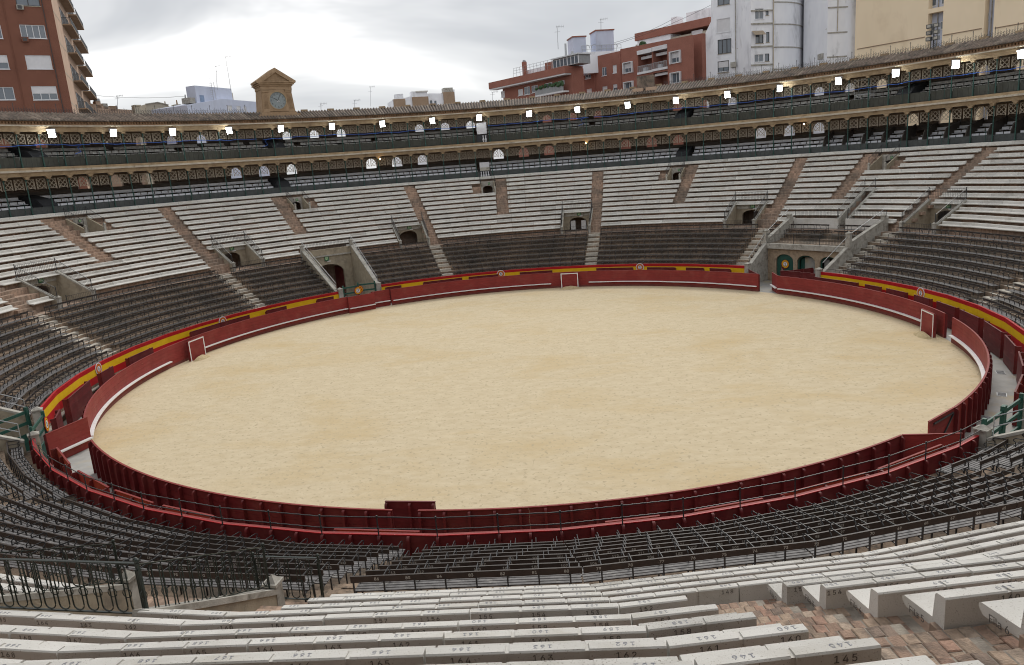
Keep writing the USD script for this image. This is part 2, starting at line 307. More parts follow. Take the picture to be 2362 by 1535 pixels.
def dup(src, pos, rotz, label, group=None):
    name = src.split('/')[-1]
    path = '/World/' + numbered('/World', name)
    x = UsdGeom.Xform.Define(stage, path)
    x.AddTranslateOp().Set(Gf.Vec3d(*map(float, pos))); x.AddRotateZOp().Set(float(rotz))
    p = x.GetPrim(); p.GetReferences().AddInternalReference(Sdf.Path(src)); p.SetInstanceable(True)
    tagp(p, label, None, group)
    return path
def ray(x, y):
    v = FWD + RGT * (x - PW / 2) / CF - UPV * (y - PH / 2) / CF
    return v / np.linalg.norm(v)
def proj(X):
    v = np.asarray(X, float) - CAM; z = v @ FWD
    return (PW / 2 + CF * (v @ RGT) / z, PH / 2 - CF * (v @ UPV) / z) if z > 0.3 else None
def inview(pts, m=160):
    for p in pts:
        q = proj(p)
        if q and -m < q[0] < PW + m and -m < q[1] < PH + m: return True
    return False
def ordn(i): return ['first', 'second', 'third', 'fourth', 'fifth', 'sixth', 'seventh', 'eighth', 'ninth', 'tenth', 'eleventh', 'twelfth', 'thirteenth', 'fourteenth', 'fifteenth', 'sixteenth'][i - 1]
def text3(mb, s, h, org, xa, ya, bold=False, depth=0.003):
    m = meshkit.text_mesh(s, h, depth, bold); V = np.asarray(m.vertices); w = V[:, 0].max() - V[:, 0].min(); x0 = V[:, 0].min()
    xa = np.asarray(xa, float); ya = np.asarray(ya, float); za = np.cross(xa, ya)
    return mb.tri(m, lambda V: np.asarray(org) + np.outer(V[:, 0] - x0 - w / 2, xa) + np.outer(V[:, 1], ya) + np.outer(V[:, 2], za))

# ------------------------------------------------------------------ the plan of the ring (azimuth 0 = towards the camera, + = to the right)
AZ0, AZ1 = -70.0, 290.0
RB = lambda j: 37.10 + 0.91 * j            # top back edge of the concrete bench in row j
ZB = lambda j: 5.40 + 0.49 * j
RT = lambda j: 36.98 + 0.91 * j            # brick tread under row j
ZT = lambda j: 5.12 + 0.49 * j
RI = lambda i: 29.22 + 0.905 * i            # back rail of the iron seats in row i
ZI = lambda i: 1.20 + 0.412 * i             # floor of that row
LV = [(-10.6, 2.3), (113.4, 2.3), (141.7, 2.3), (170.0, 2.3), (198.8, 2.35), (227.7, 2.35), (255.5, 2.5)]
UV = [(126.9, 0.98), (155.6, 0.9), (184.4, 0.95), (213.3, 1.0), (242.0, 1.15)]
GA = [(-64.4, -55.4), (34.6, 43.5), (210.5, 218.6)]
GE = (118.6, 133.0)
def lerp(r, a, b): return a + (b - a) * (r - 30.0) / 17.4
STAIRS = [  # azimuth at r=30, azimuth at r=47.4, width, first concrete row, last concrete row, iron rows?
    (166.1, 167.5, 1.25, 0, 11, True), (195.2, 196.3, 1.25, 0, 11, True), (233.6, 231.0, 1.3, 0, 11, True), (136.0, 138.4, 1.25, 0, 11, True),
    (116.9, 115.4, 1.25, 0, 11, True), (265.3, 258.6, 1.3, 0, 11, True), (88.0, 86.5, 1.25, 0, 11, True),
    (182.9, 182.3, 1.3, 4, 11, False), (216.4, 215.7, 1.4, 4, 11, False), (245.2, 245.2, 1.5, 4, 11, False), (153.6, 153.4, 1.25, 4, 11, False), (128.8, 129.5, 1.35, 4, 11, False),
    (2.25, 3.87, 1.08, 4, 12, False), (-7.2, -6.3, 1.15, 0, 2, True), (-37.0, -37.0, 1.2, 0, 2, True), (60.0, 60.0, 1.2, 0, 11, True), (26.0, 26.0, 1.2, 0, 0, True)]

# ------------------------------------------------------------------ ground
def disc(r0, r1, z, n=144, rings=1):
    V = []; F = []
    for k in range(rings + 1):
        r = r0 + (r1 - r0) * k / rings
        V += [(r * math.sin(2 * math.pi * i / n), -r * math.cos(2 * math.pi * i / n), z) for i in range(n)]
    for k in range(rings):
        for i in range(n): F.append([k * n + i, k * n + (i + 1) % n, (k + 1) * n + (i + 1) % n, (k + 1) * n + i])
    return MB().add(V, F)
setting('ground', disc(53.9, 900, -0.35, 96, 3), 'ground', 'grey street ground outside the bullring')
setting('alley_floor', disc(25.98, 38.9, -0.012), 'alley_concrete', 'grey concrete floor of the alley between the two red fences')
sm = MB(); V = []; F = []; NA, NR = 240, 90
for k in range(NR + 1):
    r = 26.03 * k / NR
    for i in range(NA):
        a = 2 * math.pi * i / NA; V.append((r * math.sin(a), -r * math.cos(a), 0))
V = np.array(V); V[:, 2] = 0.05 * (meshkit.fbm(V * 0.8, 4, 3) - 0.5) * np.clip((26.0 - np.hypot(V[:, 0], V[:, 1])) / 1.5, 0, 1) + 0.015
for k in range(NR):
    for i in range(NA): F.append([k * NA + i, k * NA + (i + 1) % NA, (k + 1) * NA + (i + 1) % NA, (k + 1) * NA + i])
sm.add(V, F)
setting('sand', sm, 'sand', 'pale yellow sand floor of the round arena')

# ------------------------------------------------------------------ stepped stands
def lower_prof():
    P = [(28.30, -0.5), (28.30, ZI(0))]
    for i in range(1, 8): P += [(RI(i) - 0.72, ZI(i - 1)), (RI(i) - 0.72, ZI(i))]
    return P + [(35.67, ZI(7)), (35.67, -0.5)]
def upper_prof(kind, gate=False):
    P = [(35.67, -0.5)]
    if gate: P = [(39.4, -0.5), (39.4, 3.9), (35.67, 3.9)]
    P += [(35.67, 4.35)]
    j0 = 0
    if kind == 'LV': P += [(42.0, 4.35), (42.0, 6.25), (RT(3) + .1, 6.25)]; j0 = 3
    elif kind == 'mid': P += [(RT(5), 4.35)]; j0 = 5
    else: P += [(RT(0), 4.35)]
    for j in range(j0, 13):
        if kind == 'UV' and j in (9, 10): continue
        if kind == 'UV' and j == 11:
            P += [(49.0, ZT(8)), (49.0, 10.3), (RT(11), 10.3)]
            P += [(RT(11), ZT(11)), (RT(12), ZT(11))]; continue
        if kind == 'LV' and j == 3: P += [(RT(3) + .1, ZT(3)), (RT(4), ZT(3))]; continue
        P += [(RT(j), ZT(j)), (RT(j + 1) if j < 12 else 54.0, ZT(j))]
    return P + [(54.0, -0.5)]
stand = thing('stepped_stand', 'round brick stand of stepped rows rising around the sand arena', 'grandstand', (0, 0, 0))
cuts = sorted([AZ0, AZ1] + [c + s * h for c, h in LV + UV for s in (-1, 1)] + [a for g in GA for a in g] + list(GE) + [124.9, 126.0])
for a0, a1 in zip(cuts[:-1], cuts[1:]):
    if a1 - a0 < 0.02: continue
    m = (a0 + a1) / 2; kind = 'full'
    if any(abs(m - c) < h for c, h in LV): kind = 'LV'
    elif any(abs(m - c) < h for c, h in UV): kind = 'UV'
    gate = any(g[0] < m < g[1] for g in GA)
    if 124.9 < m < 126.0: kind = 'mid'
    lm = MB(); um = MB()
    inE = GE[0] < m < GE[1]
    if inE:
        sweep(lm, [(33.6, -0.5), (33.6, 3.0), (31.6, 3.0), (31.6, 3.5), (RI(6) - 0.72, 3.5), (RI(6) - 0.72, ZI(6)), (RI(7) - .72, ZI(6)), (RI(7) - .72, ZI(7)), (35.67, ZI(7)), (35.67, -0.5)], a0, a1)
    elif not gate: sweep(lm, lower_prof(), a0, a1)
    sweep(um, upper_prof(kind, gate), a0, a1)
    put(stand, 'lower_steps', lm, 'lower_brick'); put(stand, 'upper_steps', um, 'terrace_brick')

# aisle stairs: half steps of brick above, of stone between the iron seats
for sr, st, w, j0, j1, iron in STAIRS:
    mb = MB()
    for j in range(j0, j1 + 1):
        r1 = RT(j + 1); a = lerp(r1 - .2, sr, st); h = w / 2 / r1 / D2R
        if j < 12: sweep(mb, rect(r1 - 0.455, r1 - 0.003, ZT(j) + .003, ZT(j) + 0.245), a - h, a + h)
    if j0 == 0: h = w / 2 / 36.9 / D2R; a = lerp(36.8, sr, st); sweep(mb, rect(36.98 - .6, 36.977, 4.353, 4.61), a - h, a + h); sweep(mb, rect(36.98 - .3, 36.974, 4.613, 4.86), a - h, a + h)
    if (j0, j1) != (4, 12): put(stand, 'aisle_stair', mb, 'terrace_brick')
    if iron:
        mb = MB(); w = w if (j0, j1) != (0, 2) else .7
        for i in range(1, 9):
            r1 = RI(i) - 0.72 if i < 8 else 35.67; a = lerp(r1, sr, st); h = w / 2 / r1 / D2R; z0 = ZI(i - 1)
            if GE[0] < a < GE[1] and i < 7: continue
            sweep(mb, rect(r1 - 0.40, r1 - 0.004, z0 + .003, z0 + .2), a - h, a + h)
            sweep(mb, rect(r1 + 0.004, r1 + 0.16, (ZI(i) if i < 8 else 4.35) + 0.004, (ZI(i) if i < 8 else 4.35) + 0.022), a - h, a + h)
        put(stand, 'stone_stair', mb, 'step_stone' if 75 < sr < 285 else 'lower_brick')

# loose bricks of the near aisle, built one by one
pend = []
for j in range(3, 13):
    for half in (0, 1):
        if j == 12 and half: continue
        ra = RT(j) + .02 if half == 0 else RT(j + 1) - 0.455
        rb_ = (RT(j + 1) - 0.46 if half == 0 else RT(j + 1) - 0.004)
        z = ZT(j) + .004 if half == 0 else ZT(j) + 0.245
        sa = lerp(ra, 2.25, 3.87); lo = -.94 if j > 3 else 0.2; hi = 1.7 if j < 7 else 6.4
        if j == 3: hi = 5.5
        rm = (ra + rb_) / 2
        lanes = np.arange(lo * 0.5, hi * 0.5 + .01, 0.122)
        if half: lanes = np.arange(-0.47, 0.5, 0.122)
        if half: put(stand, 'brick_bed', sweep(MB(), rect(ra, rb_, ZT(j) + .003, z + .015), sa - .54 / rm / D2R, sa + .54 / rm / D2R), 'mortar')
        if not half and j < 12: put(stand, 'brick_bed', sweep(MB(), rect(ra, rb_, ZT(j) + .003, ZT(j) + .019), sa + (lo * .5 - .07) / rm / D2R, sa + (hi * .5 + .07) / rm / D2R), 'mortar')
        for li, u in enumerate(lanes):
            cut = 0.24 + 0.05 * rnd.random() if li % 2 else 0.115 + 0.05 * rnd.random()
            for q0, q1 in ((ra, ra + cut), (ra + cut + .012, rb_)):
                if q1 - q0 < .05: continue
                qm = (q0 + q1) / 2; a = sa + u / qm / D2R
                P0 = pt(qm, a, z)
                if not inview([P0], 60): continue
                sk = rnd.uniform(-.03, .03); ax = tang(a) * math.cos(sk) + radial(a) * math.sin(sk); ay = np.array([-ax[1], ax[0], 0]); hgt = 0.020 + 0.010 * rnd.random()
                b = MB(); hw, hl, ch = 0.0565, (q1 - q0) / 2, 0.008; tl = rnd.uniform(-.006, .006)
                low = [P0 + ax * x * hw + ay * y * hl for x, y in ((-1, -1), (1, -1), (1, 1), (-1, 1))]
                mid = [P0 + ax * x * hw + ay * y * hl + np.array([0, 0, hgt - ch + tl * x]) for x, y in ((-1, -1), (1, -1), (1, 1), (-1, 1))]
                top = [P0 + ax * x * (hw - ch) + ay * y * (hl - ch) + np.array([0, 0, hgt + tl * x]) for x, y in ((-1, -1), (1, -1), (1, 1), (-1, 1))]
                b.add(low + mid + top, [[0, 1, 5, 4], [1, 2, 6, 5], [2, 3, 7, 6], [3, 0, 4, 7], [4, 5, 9, 8], [5, 6, 10, 9], [6, 7, 11, 10], [7, 4, 8, 11], [8, 9, 10, 11]])
                pend.append((np.linalg.norm(P0 - CAM), b, rnd.choice([0, 1, 1, 2, 2, 3, 4])))

pend.sort(key=lambda q: q[0]); rest = {}
for k, (d_, b, c_) in enumerate(pend):
    if k < 298: put(stand, 'brick', b, 'brick_tone_%d' % c_)
    else: rest.setdefault(c_, MB()).add(np.concatenate(b.v), b.f)
for c_, b in rest.items(): put(stand, 'bricks', b, 'brick_tone_%d' % c_, kind='stuff')

# ------------------------------------------------------------------ words that place a row
def place(a):
    B = [(-70, -37, 'near left beside the side gate'), (-37, -7, 'near left below the curly railing'), (-7, 3, 'near side, straight below the viewer'), (3, 24, 'near side, right of the brick aisle'), (24, 70, 'near side, towards the right edge'),
         (70, 88, 'at the right edge'), (88, 115.5, 'beyond the rightmost stair'), (115.5, 129, 'above the three green doors, right half'), (129, 137, 'above the three green doors, left half'),
         (137, 153.5, 'left of the three green doors'), (153.5, 166.8, 'right of the long middle stair'), (166.8, 182.5, 'left of the long middle stair'), (182.5, 195.8, 'far middle, left of the white boards'), (195.8, 215.8, 'right below the clock tower'),
         (215.8, 232, 'left below the clock tower'), (232, 245, 'right of the far-left small exit'), (245, 300, 'by the left edge')]
    return [t for lo, hi, t in B if lo <= a < hi][0]
def label_rows(runs, fmt):
    """runs: (row, az0, az1); one label each, alike ones told apart by their side"""
    seen = {}
    for k, (j, b0, b1) in enumerate(runs): seen.setdefault((j, place((b0 + b1) / 2)), []).append(k)
    out = [''] * len(runs)
    for (j, p), ks in seen.items():
        ks.sort(key=lambda k: runs[k][1]); n = len(ks); far = 75 < runs[ks[0]][1] < 285
        for q, k in enumerate(ks):
            side = '' if n == 1 else ', ' + ({2: ['left', 'right'], 3: ['left', 'middle', 'right']}.get(n, ['left'] + ['inner'] * 9)[(n - 1 - q) if far else q] + ' part')
            out[k] = fmt % ordn(j + 1) + p + side
    return out

# ------------------------------------------------------------------ concrete benches
def bench_cuts(j):
    C = []
    rm = RB(j) - .3
    for sr, st, w, j0, j1, iron in STAIRS:
        if j0 <= j <= j1 and j < 12 or (j0, j1) == (4, 12) and j >= 4: a = lerp(rm, sr, st); h = (w / 2 + .06) / rm / D2R; C.append((a - h, a + h))
    if j <= 2:
        for c, h in LV:
            C.append((c - h - .45, c + h + .45))
            for sr, st, w, j0, j1, iron in STAIRS:
                a = lerp(rm, sr, st)
                if iron and abs(a - c) < 7: C.append((min(a, c), max(a, c)))
    if j == 3: C.append((LV[0][0] - LV[0][1] - .2, LV[0][0] + LV[0][1] + .1))
    if 9 <= j <= 11:
        for c, h in UV:
            C.append((c - h - .2, c + h + .2))
            if j < 11:
                for sr, st, w, j0, j1, iron in STAIRS:
                    a = lerp(rm, sr, st)
                    if j0 == 4 and abs(a - c) < 5: C.append((min(a, c), max(a, c))); C.append((c, c + h + 1.5) if a < c else (c - h - 1.5, c))
    if j == 0:
        for g in GA + [GE]: C.append(g)
    if j <= 4: C.append((124.7, 126.2))
    C.sort(); out = []
    for a, b in C:
        if out and a <= out[-1][1] + .25: out[-1][1] = max(out[-1][1], b)
        else: out.append([a, b])
    return out
BPROF = [(0.0, -0.29), (0.0, -0.012), (-0.014, 0.0), (-0.115, -0.016), (-0.135, -0.04), (-0.155, -0.262), (-0.56, -0.312), (-0.582, -0.328), (-0.582, -0.362), (-0.53, -0.405), (-0.13, -0.345), (-0.13, -0.29)]
def bench_prof(j, dr=0.0, dz=0.0): return [(RB(j) + r + dr, ZB(j) + z + dz) for r, z in BPROF]
NEARNUM = {0: (110, 1.2), 1: (112, 1.2), 2: (118, 1.2), 3: (150, 1.2), 4: (152, 1.2), 5: (157, 1.2), 6: (158, 1.2), 7: (161, 1.2), 8: (160, 1.2), 9: (166, 1.2)}
PITCH = {0: .600, 1: .61, 2: .61, 3: .63, 4: .635, 5: .64, 6: .645, 7: .645, 8: .65, 9: .65}
RSH = {4: .06, 5: .08, 6: .10, 7: .12, 8: .14, 9: .16}
for j, d_ in RSH.items(): put(stand, 'brick_riser', sweep(MB(), rect(RT(j) - d_, RT(j) - .002, ZT(j - 1) + .002, ZT(j) - .002), lerp(RB(j), 2.25, 3.87) + .72, 26), 'terrace_brick')
runs = []
for j in range(13):
    C = bench_cuts(j); edges = [AZ0] + [x for c in C for x in c] + [AZ1]
    for a0, a1 in zip(edges[0::2], edges[1::2]):
        if a1 - a0 < 1.2: continue
        parts_ = [(a0, a1)]      # long runs are parted at the kinks closest to the blocks' limits
        if a1 - a0 > 34:
            n = int(round((a1 - a0) / 26)); ks = [KINK + 7.5 * round((a0 + (a1 - a0) * q / n - KINK) / 7.5) for q in range(1, n)]
            parts_ = list(zip([a0] + ks, ks + [a1]))
        for b0, b1 in parts_:
            if not inview([pt(RB(j), b0 + (b1 - b0) * q / 8, ZB(j)) for q in range(9)], 40 if 75 < (b0 + b1) / 2 < 285 else 420): continue
            vis = [b0 + (b1 - b0) * q / 40 for q in range(41) if inview([pt(RB(j), b0 + (b1 - b0) * q / 40, ZB(j))], 90)]
            if vis: b0, b1 = max(b0, min(vis) - 1.5), min(b1, max(vis) + 1.5)
            runs.append((j, b0, b1))
for (j, b0, b1), lab in zip(runs, label_rows(runs, '%s row up of pale concrete benches, ')):
            am = (b0 + b1) / 2; near = am < 75 or am > 285
            ed = breaks(b0, b1)
            if not any(inview([pt(RB(j), e, ZB(j)) for e in (x0, (x0 + x1) / 2, x1)], 150) for x0, x1 in zip(ed[:-1], ed[1:])): continue
            bt = thing('concrete_bench', lab, 'bench', pt(RB(j) - .3, am, ZT(j)), 'rows of concrete benches')
            # units of three seats, broken at the kinks
            U = []
            for e0, e1 in zip(ed[:-1], ed[1:]):
                L = (e1 - e0) * D2R * RB(j); n = max(1, int(round(L / (1.94 if near else 2.0))))
                U += [(e0 + (e1 - e0) * q / n, e0 + (e1 - e0) * (q + 1) / n) for q in range(n)]
            for u0, u1 in U:
                g = 0.011 / RB(j) / D2R
                if not inview([pt(RB(j), u0, ZB(j)), pt(RB(j), u1, ZB(j))], 420): continue
                mb = MB(); dz = rnd.uniform(-.007, .007); dr = rnd.uniform(-.012, .012) + (.05 if -9 < am < 3.2 and j >= 5 else 0) - (RSH[j] if near and am > 3.4 and j in RSH and not am < 0 else 0)
                v0, v1 = u0 + g, u1 - g
                dist = np.linalg.norm(pt(RB(j), am, ZB(j)) - CAM)
                if near and dist < 26:
                    nu = max(1, int(round((v1 - v0) * D2R * RB(j) / PITCH.get(j, .65)))); gg = .035 / RB(j) / D2R
                    for q in range(nu):      # seats parted by shallow grooves
                        w0, w1 = v0 + (v1 - v0) * q / nu, v0 + (v1 - v0) * (q + 1) / nu
                        sweep(mb, bench_prof(j, dr, dz), w0 + (gg if q else 0), w1)
                        if q: sweep(mb, [(r - .0 if k else r, z) for k, (r, z) in enumerate([(RB(j) + dr + x, ZB(j) + dz + y) for x, y in [(-.012, -.28), (-.012, -.016), (-.115, -.03), (-.148, -.27), (-.56, -.32), (-.56, -.39), (-.13, -.338)]])], w0, w0 + gg, caps=False)
                else: sweep(mb, bench_prof(j, dr, dz) if near else [(RB(j) + r + dr, ZB(j) + z + dz - (.055 if z > -.1 else 0)) for r, z in BPROF], v0, v1)
                up = put(bt, 'seat_unit', mb, 'bench_concrete_worn' if rnd.random() < (.10 if j else .2) else 'bench_concrete')
                if near and dist < 22 and j in NEARNUM:
                    tb = MB(); ti = MB(); n0, ak = NEARNUM[j]
                    if am > 3.4 and j >= 4: n0 = {4: 153, 5: 157, 6: 163, 7: 164}.get(j, 168)
                    if am < -60: continue
                    stp = PITCH[j] / RB(j) / D2R
                    k0 = math.ceil((u0 - ak) / stp - .5 + 1e-6)
                    for kk in range(k0, k0 + 5):
                        ca = ak + (kk + .5) * stp
                        if not (u0 + .12 < ca < u1 - .12): continue
                        Pb = pt(RB(j) + dr, ca, ZB(j) + dz); e = (np.array(pt(RB(j), u1, 0)) - pt(RB(j), u0, 0)); e /= np.linalg.norm(e); nrm = np.array([e[1], -e[0], 0.0])
                        num = '\u2009'.join(str(n0 - kk)) if not (j == 8 and 0 <= kk < 4) else '\u2009'.join(str(146 - kk))
                        text3(tb, num, 0.054, Pb + nrm * 0.0005 + np.array([0, 0, -0.085]), e, (0, 0, 1), False, .0012)
                        text3(ti, num, 0.05, Pb - nrm * 0.095 + np.array([0, 0, -0.0115]), -e, nrm * .99 + np.array([0, 0, 0.13]), False, .0016)
                    put(up, 'seat_number', tb, 'stencil_ink', kind='stuff'); put(up, 'seat_number', ti, 'stencil_blue', kind='stuff')
            # row name stencilled on the slab end beside the near aisle
            if near and abs(b0 - lerp(RB(j), 2.25, 3.87) - .6) < 1.2 and 4 <= j <= 9:
                tb = MB(); e = radial(b0); q = pt(RB(j) - .33 - RSH.get(j, 0), b0, ZB(j) - .375)
                dirv = np.array([*(e[:2]), .12]); dirv /= np.linalg.norm(dirv)
                upn = np.cross(-tang(b0), dirv)
                text3(tb, 'Fila %d' % (j - 2), 0.062, q - tang(b0) * -0.007 - tang(b0) * 0.02, dirv, upn, False, .002)
                put(bt, 'row_name', tb, 'stencil_ink', kind='stuff')

# ------------------------------------------------------------------ iron and wood seats of the lower rows
def iron_cuts(i):
    C = []
    for sr, st, w, j0, j1, iron in STAIRS:
        if iron: a = lerp(RI(i), sr, st); w = w if (j0, j1) != (0, 2) else .7; h = (w / 2 + .08) / RI(i) / D2R; C.append((a - h, a + h))
    for g in GA: C.append((g[0] - .5, g[1] + .5))
    if i < 6: C.append((GE[0] - .5, GE[1] + .5))
    else:
        C += [(GE[0] - .7, GE[0] + .4), (GE[1] - .4, GE[1] + .7), (124.6, 126.2)]
    if i == 7:
        for c, h in LV: C.append((c - h * .2, c + h * .2)) if False else None
    C.sort(); out = []
    for a, b in C:
        if out and a <= out[-1][1] + .25: out[-1][1] = max(out[-1][1], b)
        else: out.append([a, b])
    return out
def armrest(mb, i, a, w, dr=0.0):
    z = ZI(i); R = RI(i)
    mb.path([pt(R + .0, a, z + .78), pt(R - .36, a, z + .75), pt(R - .43, a, z + .71), pt(R - .44, a, z + .65), pt(R - .37, a, z + .61), pt(R - .36, a, z + .42)], w * 1.4, w * .7, up=tang(a))
INUM = {7: (79, 1.2, .62), 6: (106, 1.2, .60), 5: (113, 1.2, .585), 4: (100, 1.2, .575)}
iruns = []
for i in range(8):
    C = iron_cuts(i); edges = [AZ0] + [x for c in C for x in c] + [AZ1]
    for a0, a1 in zip(edges[0::2], edges[1::2]):
        if a1 - a0 < .8: continue
        vis = [a0 + (a1 - a0) * q / 60 for q in range(61) if inview([pt(RI(i), a0 + (a1 - a0) * q / 60, ZI(i) + .7)], 60)]
        if not vis: continue
        rr = [(max(a0, min(vis) - 1), min(a1, max(vis) + 1))]
        if rr[0][1] - rr[0][0] > 34:
            b0, b1 = rr[0]; n = int(round((b1 - b0) / 26)); ks = [KINK + 7.5 * round((b0 + (b1 - b0) * q / n - KINK) / 7.5) for q in range(1, n)]
            rr = list(zip([b0] + ks, ks + [b1]))
        iruns += [(i, b0, b1) for b0, b1 in rr if b1 - b0 > .4]
for (i, b0, b1), lab in zip(iruns, label_rows(iruns, '%s row up of dark iron seats, ')):
            b0 += .06; b1 -= .06; am = (b0 + b1) / 2; near = am < 75 or am > 285; z = ZI(i); R = RI(i)
            it = thing('iron_seat_row', lab, 'seat row', pt(R - .3, am, z), 'rows of iron and plank seats')
            for e0, e1 in (lambda E: zip(E[:-1], E[1:]))(breaks(b0, b1)):
                if e1 - e0 < .3: continue
                bk = put(it, 'backrest_plank', sweep(MB(), rect(R, R + .035, z + .665, z + .80), e0 + .02, e1 - .02), 'dark_wood')
                if near and i in INUM and np.linalg.norm(pt(R, (e0 + e1) / 2, z) - CAM) < 24:
                    n0, ak, pit = INUM[i]; st = pit / R / D2R; tb = MB()
                    for kk in range(math.ceil((e0 - ak) / st - .5), math.floor((e1 - ak) / st - .5) + 1):
                        ca = ak + (kk + .5) * st; e = pt(R, e1, 0) - pt(R, e0, 0); e /= np.linalg.norm(e); nrm = np.array([e[1], -e[0], 0])
                        text3(tb, str(n0 - kk), 0.058, pt(R + .035, ca, z + .705) + nrm * .0015, e, (0, 0, 1), True, .0015)
                    put(bk, 'seat_number', tb, 'number_white', kind='stuff')
            if near:
                for k in range(5):
                    for e0, e1 in (lambda E: zip(E[:-1], E[1:]))(breaks(b0, b1)):
                        if e1 - e0 < .3: continue
                        put(it, 'seat_slat', sweep(MB(), rect(R - .07 - .098 * k - .066, R - .07 - .098 * k, z + .40 - .004 * k + rnd.uniform(-.004, .004), z + .425 - .004 * k), e0 + .03, e1 - .03), 'grey_slat')
            else:
                mb = MB()
                for k in range(3): sweep(mb, rect(R - .07 - .155 * k - .14, R - .07 - .155 * k, z + .40, z + .43), b0, b1)
                put(it, 'seat_slats', mb, 'grey_slat' if (am < 118 or am > 255) else 'dark_slat', kind='stuff')
            pit = 0.60 / R / D2R; n = max(1, int((b1 - b0) / pit)); w = .02 if near else .026
            arms = MB(); legs = MB(); dist = np.linalg.norm(pt(R, am, z) - CAM)
            for q in range(n + 1):
                a = b0 + .1 + (b1 - b0 - .2) * q / n
                if near and i >= 5 and dist < 24 and 0 < abs(am) < 40:
                    m1 = MB(); armrest(m1, i, a, w); put(it, 'armrest', m1, 'black_iron')
                else: armrest(arms, i, a, w)
                if q % 2 == 0 or near:
                    legs.bar(pt(R + .02, a, z), pt(R + .02, a, z + .70), .035, .03)
                    legs.bar(pt(R - .40, a, z), pt(R - .40, a, z + .41), .03, .03)
                    legs.bar(pt(R + .02, a, z + .39), pt(R - .5, a, z + .385), .03, .022)
            put(it, 'armrests', arms, 'black_iron', kind='stuff'); put(it, 'iron_legs', legs, 'black_iron', kind='stuff')
            if near: continue
            # thin foot rail
            put(it, 'foot_rail', sweep(MB(), rect(R + .0, R + .02, z + .2, z + .22), b0, b1), 'black_iron')

# ------------------------------------------------------------------ inner red fence (at r = 26) and its shields
def rib_mesh(r0, a, ztop, depth, w=0.085, n=5, poly=False, out=1):
    h = w / 2 / r0 / D2R; prof = [(r0, 0.0), (r0 + out * depth, 0.0)]
    for k in range(n + 1):
        t = k / n * math.pi / 2; prof.append((r0 + out * (depth - depth * .75 * (1 - math.cos(t))), ztop - depth * .75 * (1 - math.sin(t))))
    prof.append((r0, ztop))
    return sweep(MB(), prof, a - h, a + h, poly)
FENCE = [(-51.6, -10.9, 'near left, ribbed back to the viewer'), (-8.9, 31.8, 'near right, ribbed back to the viewer'), (41.0, 80.0, 'curving round the right end'), (82.6, 123.8, 'far right, starting at the angled gate leaf'),
         (128.0, 169.6, 'straight across, right of the white-framed shield'), (169.6, 209.6, 'straight across, left of the white-framed shield'), (219.4, 256.8, 'at the far left below the number disc'), (256.8, 298.8, 'curving round the left end')]
HF = 1.545
for a0, a1, lab in FENCE:
    a0_, a1_ = (a0, a1)
    f = thing('red_fence', 'dark red board fence round the sand, ' + lab, 'fence', pt(26.0, (a0 + a1) / 2, 0, False), 'sections of the red fence around the sand')
    hs = [0, .20, .46, .72, .98, 1.24, HF]
    nl = max(1, int(round((a1 - a0) / 7.5)))
    for k in range(6):
        for q in range(nl):
            l0, l1 = a0 + (a1 - a0) * q / nl + (.003 if q else 0), a0 + (a1 - a0) * (q + 1) / nl - (.003 if q < nl - 1 else 0); jr = rnd.uniform(0, .005)
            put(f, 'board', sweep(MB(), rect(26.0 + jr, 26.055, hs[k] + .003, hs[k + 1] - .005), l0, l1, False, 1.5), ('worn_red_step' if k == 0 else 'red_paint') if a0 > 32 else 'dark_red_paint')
    put(f, 'top_rail', sweep(MB(), rect(25.992, 26.075, HF, HF + .025), a0, a1, False, 1.5), 'red_paint')
    s0, s1 = a0 + (3.2 if lab.startswith('curving round the r') else .3), a1 - (0.3 if 'left end' in lab else .3)
    if 'across, right' in lab: s1 = a1 - 4.2
    if 'across, left' in lab: s0 = a0 + 4.2
    if 'far left below' in lab: s1 = a1 - 2.4
    if 'left end' in lab: s0 = a0 + 6.0
    if 'far right' in lab: s0 = a0 + 4.0
    if not (a0 < 0 and False): put(f, 'white_step', sweep(MB(), [(25.80, .445), (25.998, .445), (25.998, .515), (25.80, .515)], s0, s1, False, 1.5), 'white_paint')
    mb = MB()
    n = int(round((a1 - a0) / 1.875))
    for q in range(n + 1):
        a = a0 + .15 + (a1 - a0 - .3) * q / n
        if 100 < a < 255: continue
        put(f, 'rib', rib_mesh(26.057, a, HF - .02, .15), 'dark_red_paint')
